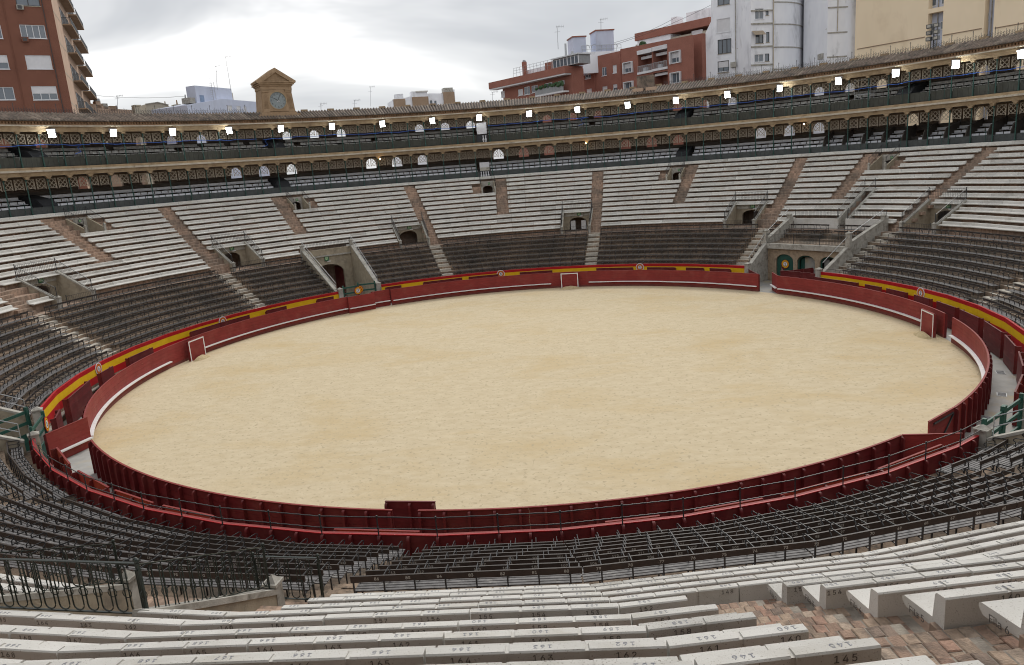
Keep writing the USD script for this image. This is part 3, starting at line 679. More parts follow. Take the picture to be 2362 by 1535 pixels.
def flat_panel(th, C, ax, w, h, planks, m, frame=False, ribs=3, back=1, z0=0.0, ribm='dark_red_paint', lean=None):
    # a board panel standing at C, running along ax; ribs on the side `back`
    C = np.asarray(C, float); ax = np.asarray(ax, float); nz = np.array([-ax[1], ax[0], 0.0]) * back
    for k in range(planks):
        b0, b1 = z0 + (h - z0) * k / planks, z0 + (h - z0) * (k + 1) / planks
        put(th, 'plank', MB().box(C + np.array([0, 0, b0 + .002]), w, .05 + (.004 if k % 2 else 0), b1 - b0 - .005, ax), m)
    put(th, 'cap', MB().box(C + np.array([0, 0, h]), w + .02, .075, .03, ax), m)
    for q in range(ribs):
        u = (-.5 + (q + .0) / max(1, ribs - 1)) * (w - .1); mb = MB(); d = .17
        P = [(0.027, z0), (d, z0)] + [(d - .1 * (1 - math.cos(t)), h - .1 * (1 - math.sin(t)) - .01) for t in (0, .5, 1.0, 1.57)] + [(0.027, h - .01)]
        vv, ff = trimesh.creation.triangulate_polygon(Polygon(P), engine='earcut')
        nP = len(P); base = C + ax * u
        V = [base + ax * s * .042 + nz * x + np.array([0, 0, z]) for s in (-1, 1) for x, z in P]
        idx = [int(np.argmin([(p[0] - v[0]) ** 2 + (p[1] - v[1]) ** 2 for p in P])) for v in vv]
        mb.add(V, [[k, (k + 1) % nP, nP + (k + 1) % nP, nP + k] for k in range(nP)] + [[idx[t] for t in f] for f in ff] + [[nP + idx[t] for t in f] for f in ff])
        put(th, 'rib', mb, ribm)
    if frame:
        fr = MB(); n2 = -nz
        for u in (-1, 1): fr.box(C + ax * u * (w / 2 - .045) + n2 * .031, .09, .012, h - .002, ax)
        fr.box(C + n2 * .031 + np.array([0, 0, h - .09]), w - .18, .012, .088, ax)
        put(th, 'white_frame', fr, 'white_paint')
for a, w, r, lab in [(-10.0, 1.78, 25.35, 'seen from behind, nearest the viewer'), (84.7, 1.75, 25.42, 'at the right end by a sand heap'), (169.55, 1.72, 25.5, 'straight across in the middle'), (257.0, 1.8, 25.45, 'at the left end by a sand heap')]:
    s = thing('shield', 'red shield with white frame before the fence, ' + lab, 'shield', pt(r, a, 0, False), 'white-framed shields on the sand')
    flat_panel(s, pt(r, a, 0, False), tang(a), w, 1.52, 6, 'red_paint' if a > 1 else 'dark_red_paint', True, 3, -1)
for r, a, w, h, lab in [(25.2, 257.1, .85, .30, 'at the left shield'), (25.18, 169.4, .95, .34, 'at the middle shield'), (25.15, 84.2, .9, .32, 'at the right shield')]:
    V = []; F = []; n = 20; m = 8
    for k in range(m + 1):
        for i in range(n):
            t = 2 * math.pi * i / n; q = k / m; e = tang(a) * math.cos(t) * w * q * 1.15 + radial(a) * math.sin(t) * w * q * (.62 if math.sin(t) < 0 else .25)
            p = pt(r, a, 0, False) + e; hh = h * (1 - q * q) * (0.72 + .55 * float(meshkit.noise(p * 3.1 + a, 2))) - .03; V.append([p[0], p[1], hh])
    for k in range(m):
        for i in range(n): F.append([k * n + i, k * n + (i + 1) % n, (k + 1) * n + (i + 1) % n, (k + 1) * n + i])
    p = setting('sand_heap', MB().add(V, F), 'sand_heap', 'small heap of darker sand piled ' + lab, 'sand heap', None)

# gate leaves of the inner fence
def leaf(name, p, q, h, lab, ribside, brace=False, step=True, m='red_paint', ribs=4):
    p = np.array([*p, 0.0]); q = np.array([*q, 0.0]); ax = q - p; w = np.linalg.norm(ax); ax /= w; C = (p + q) / 2
    t = thing(name, lab, 'gate', C, 'red gate leaves of the inner fence')
    flat_panel(t, C, ax, w, h, 6, m, False, ribs, ribside)
    nz = np.array([-ax[1], ax[0], 0]) * ribside
    if step: put(t, 'white_step', MB().box(C - nz * .13 + np.array([0, 0, .445]), w - .1, .2, .07, ax), 'white_paint')
    if brace:
        b = MB(); b.bar(C + ax * (w * .45) + nz * .06 + np.array([0, 0, h - .15]), C - ax * (w * .35) + nz * .06 + np.array([0, 0, h - .15]), .05, .06)
        b.bar(C + ax * (w * .45) + nz * .06 + np.array([0, 0, h - .2]), C - ax * w * .1 + nz * .06 + np.array([0, 0, .35]), .05, .05); put(t, 'iron_brace', b, 'black_iron')
def xy(r, a): return (r * math.sin(a * D2R), -r * math.cos(a * D2R))
leaf('red_gate', xy(25.92, 298.8), xy(27.7, 302.4), HF, 'red gate leaf with white step swung across the alley at the left end', -1)
leaf('red_gate', xy(26.05, 31.9), xy(27.4, 35.3), HF, 'red gate leaf with iron brace swung across the alley at the near right', 1, True, False, ribs=0)
leaf('red_gate', xy(26.0, 36.2), xy(26.02, 41.0), HF, 'red gate leaf with iron brace standing in line with the fence, near right', -1, True, False, ribs=0)
leaf('red_gate', xy(25.74, 219.6), xy(25.70, 213.6), HF, 'red gate leaf overlapping the fence below the wide arch, left half', 1)
leaf('red_gate', xy(26.38, 213.7), xy(26.3, 209.7), HF, 'red gate leaf set back behind the fence below the wide arch, right half', 1)
leaf('red_gate', xy(27.35, 127.0), xy(26.15, 124.0), HF, 'red gate leaf set at an angle before the three green doors', 1, False, True)
leaf('red_gate', xy(26.15, 128.3), xy(28.1, 133.0), HF, 'red gate leaf closing the alley right of the long fence, before the doors', -1, True, False, m='dark_red_paint')
leaf('red_gate', xy(28.15, 126.4), xy(28.15, 122.0), 1.62, 'red gate leaf with iron latch standing between the two white posts, left half', 1, True, False, m='dark_red_paint')
leaf('red_gate', xy(28.15, 121.9), xy(28.15, 118.8), 1.62, 'red gate leaf with iron latch standing between the two white posts, right half', 1, True, False, m='dark_red_paint')
leaf('red_gate', xy(30.9, 129.6), xy(28.4, 126.4), 1.5, 'low red partition leading from the number door to the alley', 1, False, False, m='dark_red_paint')
leaf('red_gate', xy(31.2, 124.2), xy(28.4, 126.3), 1.5, 'low red partition leading from the middle green door to the alley', 1, False, False, m='dark_red_paint')

# ------------------------------------------------------------------ outer red and yellow wall of the alley (r = 28.2)
HW = 1.85; RW = 28.16
WALLS = [(-55.4, 34.6, 'nearest the viewer, ribs facing us'), (43.5, 118.6, 'right side, behind the shields'), (133.0, 210.5, 'straight across behind the red fence'), (218.6, 295.6, 'at the left side behind the red fence')]
for a0, a1, lab in WALLS:
    w = thing('alley_wall', 'red wall with yellow band ' + lab, 'wall', pt(RW, (a0 + a1) / 2, 0), 'sections of the red and yellow wall')
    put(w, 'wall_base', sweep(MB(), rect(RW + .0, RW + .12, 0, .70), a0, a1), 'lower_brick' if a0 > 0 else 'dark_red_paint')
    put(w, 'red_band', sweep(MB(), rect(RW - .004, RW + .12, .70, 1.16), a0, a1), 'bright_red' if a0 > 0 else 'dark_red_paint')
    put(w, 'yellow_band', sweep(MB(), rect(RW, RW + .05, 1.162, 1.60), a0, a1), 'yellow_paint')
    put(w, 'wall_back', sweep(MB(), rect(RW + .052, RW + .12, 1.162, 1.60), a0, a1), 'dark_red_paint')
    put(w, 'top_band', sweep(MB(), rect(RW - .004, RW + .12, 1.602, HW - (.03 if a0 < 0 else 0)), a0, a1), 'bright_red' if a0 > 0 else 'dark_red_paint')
    if a0 < 0: put(w, 'top_edge', sweep(MB(), rect(RW + .085, RW + .13, HW - .029, HW), a0, a1), 'bright_red'); put(w, 'top_edge', sweep(MB(), rect(RW - .01, RW + .083, HW - .029, HW - .002), a0, a1), 'red_paint')
    put(w, 'white_step', sweep(MB(), rect(RW - .22, RW - .004, .46, .53), a0 + .4, a1 - .4), 'pale_stone')
    if a0 < 0:
        n = int(round((a1 - a0) / 1.875))
        for q in range(n + 1):
            a = KINK + 1.875 * (q - int((KINK - a0) / 1.875)) + .02
            if a0 < a < a1: put(w, 'rib', rib_mesh(RW + .122, a, HW - .03, .15, poly=True), 'dark_red_paint')
    # hand rail of iron tube standing on the wall
    hr = thing('hand_rail', 'thin black hand rail on the red wall ' + lab, 'railing', pt(RW + .1, (a0 + a1) / 2, HW), 'iron hand rails on the red wall')
    A = breaks(a0 + .3, a1 - .3)
    for zz in (2.06, 2.44) if a0 < 0 else (2.1,):
        put(hr, 'rail', MB().tube([pt(RW + .16, a, zz) for a in A], .018 if a0 < 0 else .015, 6), 'black_iron')
    a = a0 + .3 if a0 > 0 else KINK - 3.75 * int((KINK - a0) / 3.75)
    while a < a1:
        if a0 < 0 or (a - a0) % 7.5 < 3.8:
            pm = MB().tube([pt(RW + .16, a, 1.3), pt(RW + .16, a, 2.45 if a0 < 0 else 2.12)], .02, 6)
            if a0 < 0: pm.sphere(pt(RW + .16, a, 2.47), .035, 1); pm.sphere(pt(RW + .16, a, 2.09), .03, 1)
            put(hr, 'post', pm, 'black_iron')
        a += 3.75

# shields in the alley
SH = [(48.3, 54.4), (57.5, 63.2), (65.4, 70.6), (71.9, 78.0), (79.6, 85.0), (86.2, 90.9), (92.7, 96.3), (98.4, 102.6), (104.2, 107.3), (109.3, 118.2), (135.9, 140.2), (141.5, 145.2), (147.4, 153.4), (156.4, 164.2), (173.6, 180.6), (185.2, 191.6), (193.0, 201.4), (206.2, 209.6), (220.9, 224.5), (231.2, 235.6),
      (239.4, 252.8), (262.0, 268.2), (272.6, 276.2), (279.8, 288.2), (292.6, 296.3), (-52.4, -46.2), (-43.7, -37.2), (-36.1, -30.7), (-29.5, -24.1), (-14.0, -8.0), (4.2, 7.8), (10.2, 15.1), (16.5, 23.8), (25.0, 32.3)]
SL = {0: 'nearest the right green gate'}
for k, (a0, a1) in enumerate(SH):
    am = (a0 + a1) / 2; w = 2 * 27.4 * math.sin((a1 - a0) / 2 * D2R)
    if 43 < am < 119: d = '%s rightward from the three green doors' % ordn(1 + [x for x in range(len(SH)) if 43 < sum(SH[x]) / 2 < 119][::-1].index(k))
    elif 133 < am < 211: d = '%s leftward from the three green doors' % ordn(1 + [x for x in range(len(SH)) if 133 < sum(SH[x]) / 2 < 211].index(k))
    elif am > 211: d = '%s leftward from the wide arch gate' % ordn(1 + [x for x in range(len(SH)) if 211 < sum(SH[x]) / 2].index(k))
    else: d = '%s from the left on the near side' % ordn(1 + [x for x in range(len(SH)) if sum(SH[x]) / 2 < 43].index(k))
    s = thing('alley_shield', 'red plank shield before the alley wall, ' + d, 'shield', pt(27.4, am, 0, False), 'plank shields in the alley')
    n = max(1, int(round((a1 - a0) / 7.5)))
    for q in range(n):
        c = a0 + (a1 - a0) * (q + .5) / n
        flat_panel(s, pt(27.4 * math.cos((a1 - a0) / n / 2 * D2R), c, 0, False), tang(c), w / n - .01, 1.60 if 133 < am < 260 else 1.50, 6, 'dark_red_paint' if am > 33 else 'red_paint', False, 3 if w / n > 1.6 else 2, -1, .03)
        if n == 1:
            for u in (-1, 1): put(s, 'side_board', MB().box(pt(27.4, c, .03, False) + tang(c) * u * (w / 2 - .02) + radial(c) * .12, .05, .22, 1.46, tang(c)), 'dark_red_paint')

# number discs
def ring_disc(parent, name, C, n, ax, r0, r1, th, m):
    V = []; F = []; N = 32; up = np.array([0, 0, 1.0]); n = np.asarray(n, float)
    for d in (0, th):
        for r in (r0, r1):
            V += [C + n * d + ax * math.cos(2 * math.pi * i / N) * r + up * math.sin(2 * math.pi * i / N) * r for i in range(N)]
    for i in range(N):
        j = (i + 1) % N; F += [[i, j, N + j, N + i], [2 * N + i, 2 * N + j, 3 * N + j, 3 * N + i], [N + i, N + j, 3 * N + j, 3 * N + i], [i, j, 2 * N + j, 2 * N + i]]
    return put(parent, name, MB().add(V, F), m)
def number_disc(C, nrm, digit, lab, s=1.0, border=True):
    C = np.asarray(C, float); nrm = np.asarray(nrm, float); ax = np.cross([0, 0, 1.0], nrm)
    t = thing('number_sign', lab, 'sign', C, 'round number signs')
    L = [(0, .155, 'white_paint', .022), (.155, .185, 'bright_red', .020), (.185, .265, 'orange_paint' if border else 'yellow_paint', .018), (.265, .295, 'bright_red', .020)] + ([(.295, .345, 'white_paint', .016)] if border else [])
    for r0, r1, m, th in L: ring_disc(t, 'disc' if r0 == 0 else 'ring', C, nrm, ax, max(r0, .001) * s, r1 * s, th, m)
    tb = MB(); text3(tb, digit, .19 * s, C + nrm * .0225 - np.array([0, 0, .095 * s]), ax, (0, 0, 1), True, .004); put(t, 'numeral', tb, 'black_paint')
for a, d, lab in [(96.9, '2', 'round orange-ringed sign numbered 2 above the shields on the right'), (155.3, '2', 'round orange-ringed sign half hidden behind the far fence, right of centre'), (184.6, '3', 'round orange-ringed sign half hidden behind the far fence, left of centre'),
                  (244.1, '9', 'round orange-ringed sign on the yellow band at the far left'), (273.6, '6', 'round orange-ringed sign behind a shield at the left end')]:
    number_disc(pt(RW - .03, a, 1.52), -radial(a), d, lab, 1.18)

# ------------------------------------------------------------------ entrances in the stands
def arch_wall(parent, name, C, ax, w, z0, z1, holes, thick, m, label=None):
    # flat wall through C (plan centre), along ax, its outside towards the ring's axis; holes: (u, width, bottom, spring, rise)
    P = sbox(-w / 2, z0, w / 2, z1)
    for u, ow, b, s, rise in holes:
        pts = [(u - ow / 2, b), (u - ow / 2, s)] + [(u - ow / 2 * math.cos(t), s + rise * math.sin(t)) for t in np.linspace(0, math.pi, 11)[1:-1]] + [(u + ow / 2, s), (u + ow / 2, b)]
        P = P.difference(Polygon(pts))
    ax = np.asarray(ax, float); nz = np.array([-ax[1], ax[0], 0.0]); C = np.array([C[0], C[1], 0.0])
    mb = MB().poly(P, thick, lambda V: C + np.outer(V[:, 0], ax) + np.outer(V[:, 2], -nz) + np.outer(V[:, 1], [0, 0, 1.0]))
    return put(parent, name, mb, m, label)
def exit_sign(parent, C, ax, s):
    ax = np.asarray(ax, float); nz = np.array([-ax[1], ax[0], 0.0]); C = np.asarray(C, float)
    p = put(parent, 'exit_sign', MB().box(C, s, .03, s, ax), 'sign_green')
    mb = MB(); q = C + nz * .02
    for u, z, w, h in ((-.22, .16, .12, .66), (.24, .16, .12, .66), (0, .72, .58, .12), (.03, .16, .12, .42)): mb.box(q + ax * u * s + np.array([0, 0, z * s]), w * s, .012, h * s, ax)
    put(p, 'pictogram', mb, 'sign_pale')
    put(parent, 'notice', MB().box(C - np.array([0, 0, .24 * s]) - ax * .45 * s, s * .8, .02, .16 * s, ax), 'white_paint')
def railing(parent, pts, h, step=.13, m='black_iron', t=.022, name='railing'):
    mb = MB(); pts = [np.asarray(p, float) for p in pts]; up = np.array([0, 0, 1.0])
    for p, q in zip(pts[:-1], pts[1:]):
        mb.bar(p + up * h, q + up * h, t * 1.6, t); mb.bar(p + up * .08, q + up * .08, t * 1.2, t)
        n = max(1, int(np.linalg.norm(q - p) / step))
        for k in range(1, n): c = p + (q - p) * k / n; mb.bar(c + up * .08, c + up * h, t * .6)
    for p in pts: mb.bar(p - up * .02, p + up * (h + .05), t * 2); mb.sphere(p + up * (h + .08), t * 1.9, 1)
    return put(parent, name, mb, m)
def cheek(parent, a, side, pr, thick, m, name='side_wall', floor=None, cop=None):
    # sloping side wall along the radius at azimuth a; pr = [(r, top z)]; its body lies on `side`
    V = []; e = tang(a) * side
    for r, z in pr: V += [pt(r, a, floor), pt(r, a, z)]
    n = len(pr); V = [v - e * .02 for v in V] + [v + e * thick for v in V]; F = []; N = 2 * n
    for k in range(n - 1):
        F += [[2 * k, 2 * k + 2, 2 * k + 3, 2 * k + 1], [N + 2 * k + 1, N + 2 * k + 3, N + 2 * k + 2, N + 2 * k], [2 * k + 1, 2 * k + 3, N + 2 * k + 3, N + 2 * k + 1]]
    F += [[0, 1, N + 1, N], [2 * n - 2, N + 2 * n - 2, N + 2 * n - 1, 2 * n - 1]]
    p = put(parent, name, MB().add(V, F), m)
    if cop:
        mb = MB()
        L = [pt(r, a, z + .05) + e * thick / 2 for r, z in pr]
        for q0, q1 in zip(L[:-1], L[1:]): mb.bar(q0, q1, thick + .05, .10)
        put(p, 'coping', mb, cop)
    return p
def stone_post(parent, C, ax, w, h, m='pale_stone', name='stone_post'):
    mb = MB(); C = np.asarray(C, float); mb.box(C, w, w, h, ax); mb.box(C + np.array([0, 0, h]), w + .07, w + .07, .06, ax)
    q = [C + np.array([0, 0, h + .06]) + np.asarray(ax) * a * w / 2 + np.array([-ax[1], ax[0], 0]) * b * w / 2 for a, b in ((-1, -1), (1, -1), (1, 1), (-1, 1))]
    mb.add(q + [C + np.array([0, 0, h + .2])], [[0, 1, 4], [1, 2, 4], [2, 3, 4], [3, 0, 4]])
    return put(parent, name, mb, m)
LVN = {0: 'near left, inside the curly railing', 1: 'at the right, below the rightmost stair', 2: 'left of the three green doors', 3: 'straight across in the middle, curtains hung inside', 4: 'right of the wide arch, beside the stair', 5: 'left of the wide arch, beside the stair', 6: 'at the far left edge'}
for k, (c, h) in enumerate(LV):
    t = thing('lower_entrance', 'low arched stone entrance cut in the stand ' + LVN[k], 'entrance', pt(38.4, c, 4.35), 'low arched entrances')
    r = RT(3); hw = r * h * D2R; ax = tang(c)
    arch_wall(t, 'arch_wall', pt(r + .02, c, 0), ax, 2 * hw - .02, 4.36, 6.62, [(0, 2.0, 4.3, 5.35, .55)] , .22, 'limestone')
    put(t, 'lintel', MB().box(pt(r - .02, c, 6.05), 2 * hw - .05, .1, .57, ax), 'pale_stone')
    for s in (-1, 1):
        cheek(t, c + s * h, s, [(36.35, 4.95), (r + .1, 6.78)], .2, 'limestone', 'side_wall', 4.2, 'pale_stone')
        stone_post(t, pt(36.3, c + s * h, 4.34) + ax * s * .1, ax, .24, .8)
    if k == 3:
        cm = MB()
        for u in (-.62, .62): cm.box(pt(r + .35, c, 4.36) + ax * u, .55, .03, 1.15, ax)
        put(t, 'curtain', cm, 'white_paint', 'black and white printed curtain', 'stuff')
    exit_sign(t, pt(r - .10, c - .25, 6.10), ax, .46)
    if k:
        b = [pt(36.4, c + s * (h + .19), 5.02) for s in (-1, 1)]; u_ = [pt(r, c + s * (h + .19), 6.86) for s in (-1, 1)]
        railing(t, [b[0], u_[0], u_[1], b[1]], .9, .15, 'black_iron', .024)
        railing(t, [pt(36.0, c - h, 4.36), pt(36.0, c + h * .8, 4.36)], .8, .16, 'black_iron', .02, 'gate_bars')
# curly railing of the nearest entrance
def curl_rail(pts, h, m, lab_parent, step=.235):
    up = np.array([0, 0, 1.0])
    for p, q in zip(pts[:-1], pts[1:]):
        p = np.asarray(p, float); q = np.asarray(q, float); d = q - p; L = np.linalg.norm(d); n = max(2, int(L / step)); w = L / n; e = d / L
        fl = e * 1.0; flh = np.array([e[0], e[1], 0]); flh /= np.linalg.norm(flh)
        put(lab_parent, 'top_rail', MB().bar(p + up * h, q + up * h, .042, .016), 'green_iron')
        put(lab_parent, 'bottom_rail', MB().bar(p + up * .09, q + up * .09, .032, .016), 'green_iron')
        for k in range(n):
            b = p + d * (k + .5) / n; mb = MB()
            # one long loop open at the top, with a ring beside its lower half
            for s in (0,):
                rr = w * .36; P = []
                for t in np.linspace(math.pi, 2 * math.pi, 7): P.append(b + e * rr * math.cos(t) + up * (.11 + rr + rr * math.sin(t)))
                P = [b - e * rr + up * (h - .10)] + P + [b + e * rr + up * (h - .10)]
                for t in np.linspace(0, math.pi, 6)[1:]: P.append(b + e * (rr + (w - 2 * rr) / 2) + e * (w - 2 * rr) / 2 * -math.cos(t) * 1.0 + up * (h - .10 + (w - 2 * rr) * .9 * math.sin(t)))
                mb.tube(P, .0105, 5)
            c = b + e * w / 2 + up * (.09 + h * .36); rr = w * .30
            mb.tube([c + e * rr * math.cos(t) + up * rr * math.sin(t) for t in np.linspace(0, 2 * math.pi, 11)], .008, 4)
            put(lab_parent, 'iron_loop', mb, 'green_iron')
    for p in pts:
        p = np.asarray(p, float)
        put(lab_parent, 'post', MB().tube([p - up * .06, p + up * (h + .02)], .021, 8).sphere(p + up * (h + .055), .036, 2), 'green_iron')
c0, h0 = LV[0]
cr = thing('curly_railing', 'dark green iron railing with long loops round the nearest low entrance', 'railing', pt(RT(3), c0, 6.6))
curl_rail([pt(36.45, c0 + h0 + .17, 5.1), pt(RT(3) - .02, c0 + h0 + .17, 6.64)], .88, None, cr)
curl_rail([pt(RT(3) - .05, c0 + h0 + .1, 6.64), pt(RT(3) - .05, c0 - h0 - .1, 6.64)], .88, None, cr)
curl_rail([pt(RT(3) - .02, c0 - h0 - .17, 6.64), pt(36.45, c0 - h0 - .17, 5.1)], .88, None, cr)
cr2 = thing('curly_railing', 'dark green iron railing with loops guarding the drop beyond the nearest low entrance', 'railing', pt(35.8, c0, 4.36))
curl_rail([pt(35.75, c0 + h0 + 1.3, 4.38), pt(35.75, c0 + h0 - .9, 4.38)], 1.0, None, cr2, .22)

UVN = ['above the three green doors', 'right of the long middle stair', 'straight up from the white boards', 'below the clock tower', 'at the far left']
for k, (c, h) in enumerate(UV):
    t = thing('upper_entrance', 'small dark arched entrance high in the stand ' + UVN[k], 'entrance', pt(46, c, ZT(8)), 'small upper entrances')
    r = RT(11) - .02; hw = r * h * D2R; ax = tang(c)
    arch_wall(t, 'arch_wall', pt(r, c, 0), ax, 2 * hw, ZT(8) + .01, ZT(11) + .12, [(0, 1.18, 9.0, 9.75, .32)], .16, 'pale_stone')
    for s in (-1, 1):
        cheek(t, c + s * h, s, [(44.5, ZT(8) + .55), (r + .1, ZT(11) + .12)], .13, 'limestone', 'side_wall', ZT(8) - .1)
        stone_post(t, pt(44.45, c + s * h, ZT(8)) + ax * s * .07, ax, .17, .8)
    exit_sign(t, pt(r - .09, c - .25, 10.18), ax, .26)
    railing(t, [pt(44.5, c - h - .15, ZT(8) + .6), pt(r, c - h - .15, ZT(11) + .25), pt(r, c + h + .15, ZT(11) + .25), pt(44.5, c + h + .15, ZT(8) + .6)], .78, .16, 'black_iron', .02)

GN = ['at the near left', 'at the near right', 'below the clock tower']
for k, (a0, a1) in enumerate(GA):
    c = (a0 + a1) / 2; h = (a1 - a0) / 2; ax = tang(c)
    t = thing('arch_gateway', 'wide dark stone archway into the stand ' + GN[k] + ', between sloping walls', 'gateway', pt(34, c, 0), 'wide stone archways')
    w = 2 * PR(35.6, c) * math.tan(h * D2R) * .985
    arch_wall(t, 'arch_wall', pt(35.6, c, 0), ax, w, 0, 5.3, [(.1, 3.3, -.1, 2.75, .95)], .3, 'limestone')
    put(t, 'cornice', MB().box(pt(35.56, c, 4.55), w, .2, .14, ax), 'pale_stone')
    for s in (-1, 1):
        cheek(t, c + s * h, s, [(28.6, 1.75), (35.75, 5.5)], .3, 'limestone', 'side_wall', -.1, 'pale_stone')
        stone_post(t, pt(35.6, c + s * h, 4.3) + ax * s * .16, ax, .36, 1.6)
        mb = MB()
        for z in (.42, .8): mb.tube([pt(28.7, c + s * (h + .28), 1.85 + z), pt(35.6, c + s * (h + .28), 5.55 + z)], .022, 6)
        for q in range(6): r = 28.7 + 6.9 * q / 5; z = 1.85 + 3.7 * q / 5; mb.bar(pt(r, c + s * (h + .28), z), pt(r, c + s * (h + .28), z + .8), .03)
        put(t, 'hand_rail', mb, 'steel')
    railing(t, [pt(35.55, c - h, 5.32), pt(35.55, c + h, 5.32)], .85, .15, 'black_iron', .024)
    exit_sign(t, pt(35.5, c + .4, 4.1), ax, .46)
    put(t, 'tunnel_door', MB().box(pt(37.4, c - h * .62, 0), .06, 2.3, 3.1, ax), 'dark_red_paint', 'dark red door leaf folded against the tunnel wall')
    # white stone posts and green gate
for k, (a, r, lab) in enumerate([(GA[0][0], 28.2, 'left of the near-left green gate'), (GA[0][1], 28.2, 'right of the near-left green gate'), (GA[1][0], 28.3, 'left of the near-right green gate'), (GA[1][1], 28.3, 'right of the near-right green gate'),
                              (GA[2][1], 28.2, 'left of the green gate below the wide arch'), (GA[2][0], 28.2, 'right of the green gate below the wide arch'), (GE[1] + .1, 28.2, 'left of the three-door recess'), (GE[0] - .1, 28.2, 'right of the three-door recess')]):
    t = thing('gate_post', 'pale stone post with pointed cap, ' + lab, 'post', pt(r, a, 0), 'pale stone gate posts')
    p = stone_post(t, pt(r, a, 0), tang(a), .42, 2.02 if k != 1 else 1.95, 'pale_stone', 'shaft')
def green_leaf(p, q, lab, digit, free=1):
    p = np.array([*p, 0.0]); q = np.array([*q, 0.0]); ax = q - p; L = np.linalg.norm(ax); ax /= L; C = (p + q) / 2; nz = np.array([-ax[1], ax[0], 0.0])
    t = thing('green_gate', lab, 'gate', C, 'green board gates')
    for e in (p, q): put(t, 'post', MB().box(e, .14, .14, 2.3, ax), 'green_paint')
    for z, hh in ((1.98, .15), (1.42, .15)): put(t, 'rail', MB().box(C + np.array([0, 0, z]), L - .14, .07, hh, ax), 'green_paint')
    for z in (.12, .55): put(t, 'board', MB().box(C + np.array([0, 0, z]), L - .14, .06, .42, ax), 'green_paint')
    if digit:
        e = q if free > 0 else p
        cc = e + np.array([0, 0, 1.62]) - ax * free * .1
        for s in (-1, 1):
            n = nz * s
            V = []
        n = nz if (nz @ -np.array([C[0], C[1], 0])) > 0 else -nz
        a2 = np.cross([0, 0, 1.0], n)
        for r0, r1, m, th in [(.001, .2, 'white_paint', .03), (.2, .25, 'bright_red', .028), (.25, .33, 'yellow_paint', .026), (.33, .38, 'bright_red', .024)]: ring_disc(t, 'disc' if r0 < .01 else 'ring', cc + n * .08, n, a2, r0, r1, th, m)
        tb = MB(); text3(tb, digit, .22, cc + n * .112 - np.array([0, 0, .11]), a2, (0, 0, 1), True, .004); put(t, 'numeral', tb, 'black_paint')
green_leaf(xy(28.2, 217.9), xy(28.25, 214.7), 'green slatted gate leaf with number disc below the wide arch, left leaf', '7')
green_leaf(xy(28.35, 211.1), xy(28.9, 214.2), 'green slatted gate leaf with number disc below the wide arch, right leaf', '8')
green_leaf(xy(28.2, -55.9), xy(27.75, -61.3), 'green gate leaf with number disc swung into the alley, near left', '5')
green_leaf(xy(28.6, -64.2), xy(30.2, -60.6), 'green gate leaf with number disc swung outwards, left picture edge', '5')
green_leaf(xy(28.1, 35.4), xy(28.05, 39.0), 'green gate leaf between two stone posts at the near right, left leaf', None)
green_leaf(xy(28.05, 39.3), xy(28.1, 43.0), 'green gate leaf between two stone posts at the near right, right leaf', None)

# the recess with three green doors
c = sum(GE) / 2; ax = tang(c); hE = (GE[1] - GE[0]) / 2
t = thing('three_door_front', 'brick front with three arched green doors and balcony over it', 'entrance', pt(31.6, c, 0))
wE = 2 * PR(31.55, c) * math.sin(hE * D2R) - .02
us = [-2.30, -.05, 2.15]
arch_wall(t, 'brick_front', pt(31.45, c, 0), ax, wE, 0, 3.05, [(u, 1.8, -.1, 1.95, .6) for u in us], .3, 'rubble_wall')
put(t, 'stone_beam', MB().box(pt(31.40, c, 3.05), wE, .45, .46, ax), 'pale_stone')
nin = -radial(c)
# screen right = falling azimuth, so the numbered door is at +u
for u, kind in ((2.15, 'closed'), (-.05, 'open'), (-2.30, 'ajar')):
    P = Polygon([(-.9, 0), (-.9, 1.95)] + [(-.9 * math.cos(q), 1.95 + .6 * math.sin(q)) for q in np.linspace(0, math.pi, 11)[1:-1]] + [(.9, 1.95), (.9, 0)])
    C0 = pt(31.62, c, 0) + ax * u; nzv = np.array([-ax[1], ax[0], 0])
    T = lambda V, C0=C0: C0 + np.outer(V[:, 0], ax) + np.outer(V[:, 1], [0, 0, 1.0]) + np.outer(V[:, 2], -nzv)
    if kind == 'closed': d = put(t, 'green_door', MB().poly(P, .06, T), 'green_paint', 'closed green door with number disc')
    else:
        d = put(t, 'green_door', MB().poly(P.difference(P.buffer(-.12).union(sbox(-.78, -.2, .78, .5))), .07, T), 'green_paint', 'open green door frame')
        if kind == 'open': put(d, 'curtain', MB().box(C0 + ax * -.2 + nzv * -.35, 1.25, .04, 2.3, ax), 'alley_concrete'); put(d, 'door_leaf', MB().box(C0 + ax * .62 + nzv * -.3, .4, .05, 2.2, ax), 'green_paint')
        else: put(d, 'curtain', MB().box(C0 + ax * .55 + nzv * -.4, .5, .04, 2.2, ax), 'alley_concrete')
for s in (-1, 1):
    a = c + s * hE
    cheek(t, a, s, [(28.5, 1.7), (31.5, 3.45), (31.6, 3.75), (36.6, 5.5)], .3, 'pale_stone', 'side_wall', -.1, 'pale_stone')
    stone_post(t, pt(31.6, a, 3.4) + ax * s * .18, ax, .38, 1.25); stone_post(t, pt(36.1, a, 4.2) + ax * s * .16, ax, .34, 1.5)
    mb = MB(); mb.tube([pt(28.5, a + s * .3, 2.55), pt(31.6, a + s * .3, 4.5), pt(36.2, a + s * .3, 6.3)], .022, 6); put(t, 'hand_rail', mb, 'steel')
railing(t, [pt(31.55, c - hE, 3.52), pt(31.55, c - hE / 3, 3.52), pt(31.55, c + hE / 3, 3.52), pt(31.55, c + hE, 3.52)], .82, .14, 'black_iron', .024)
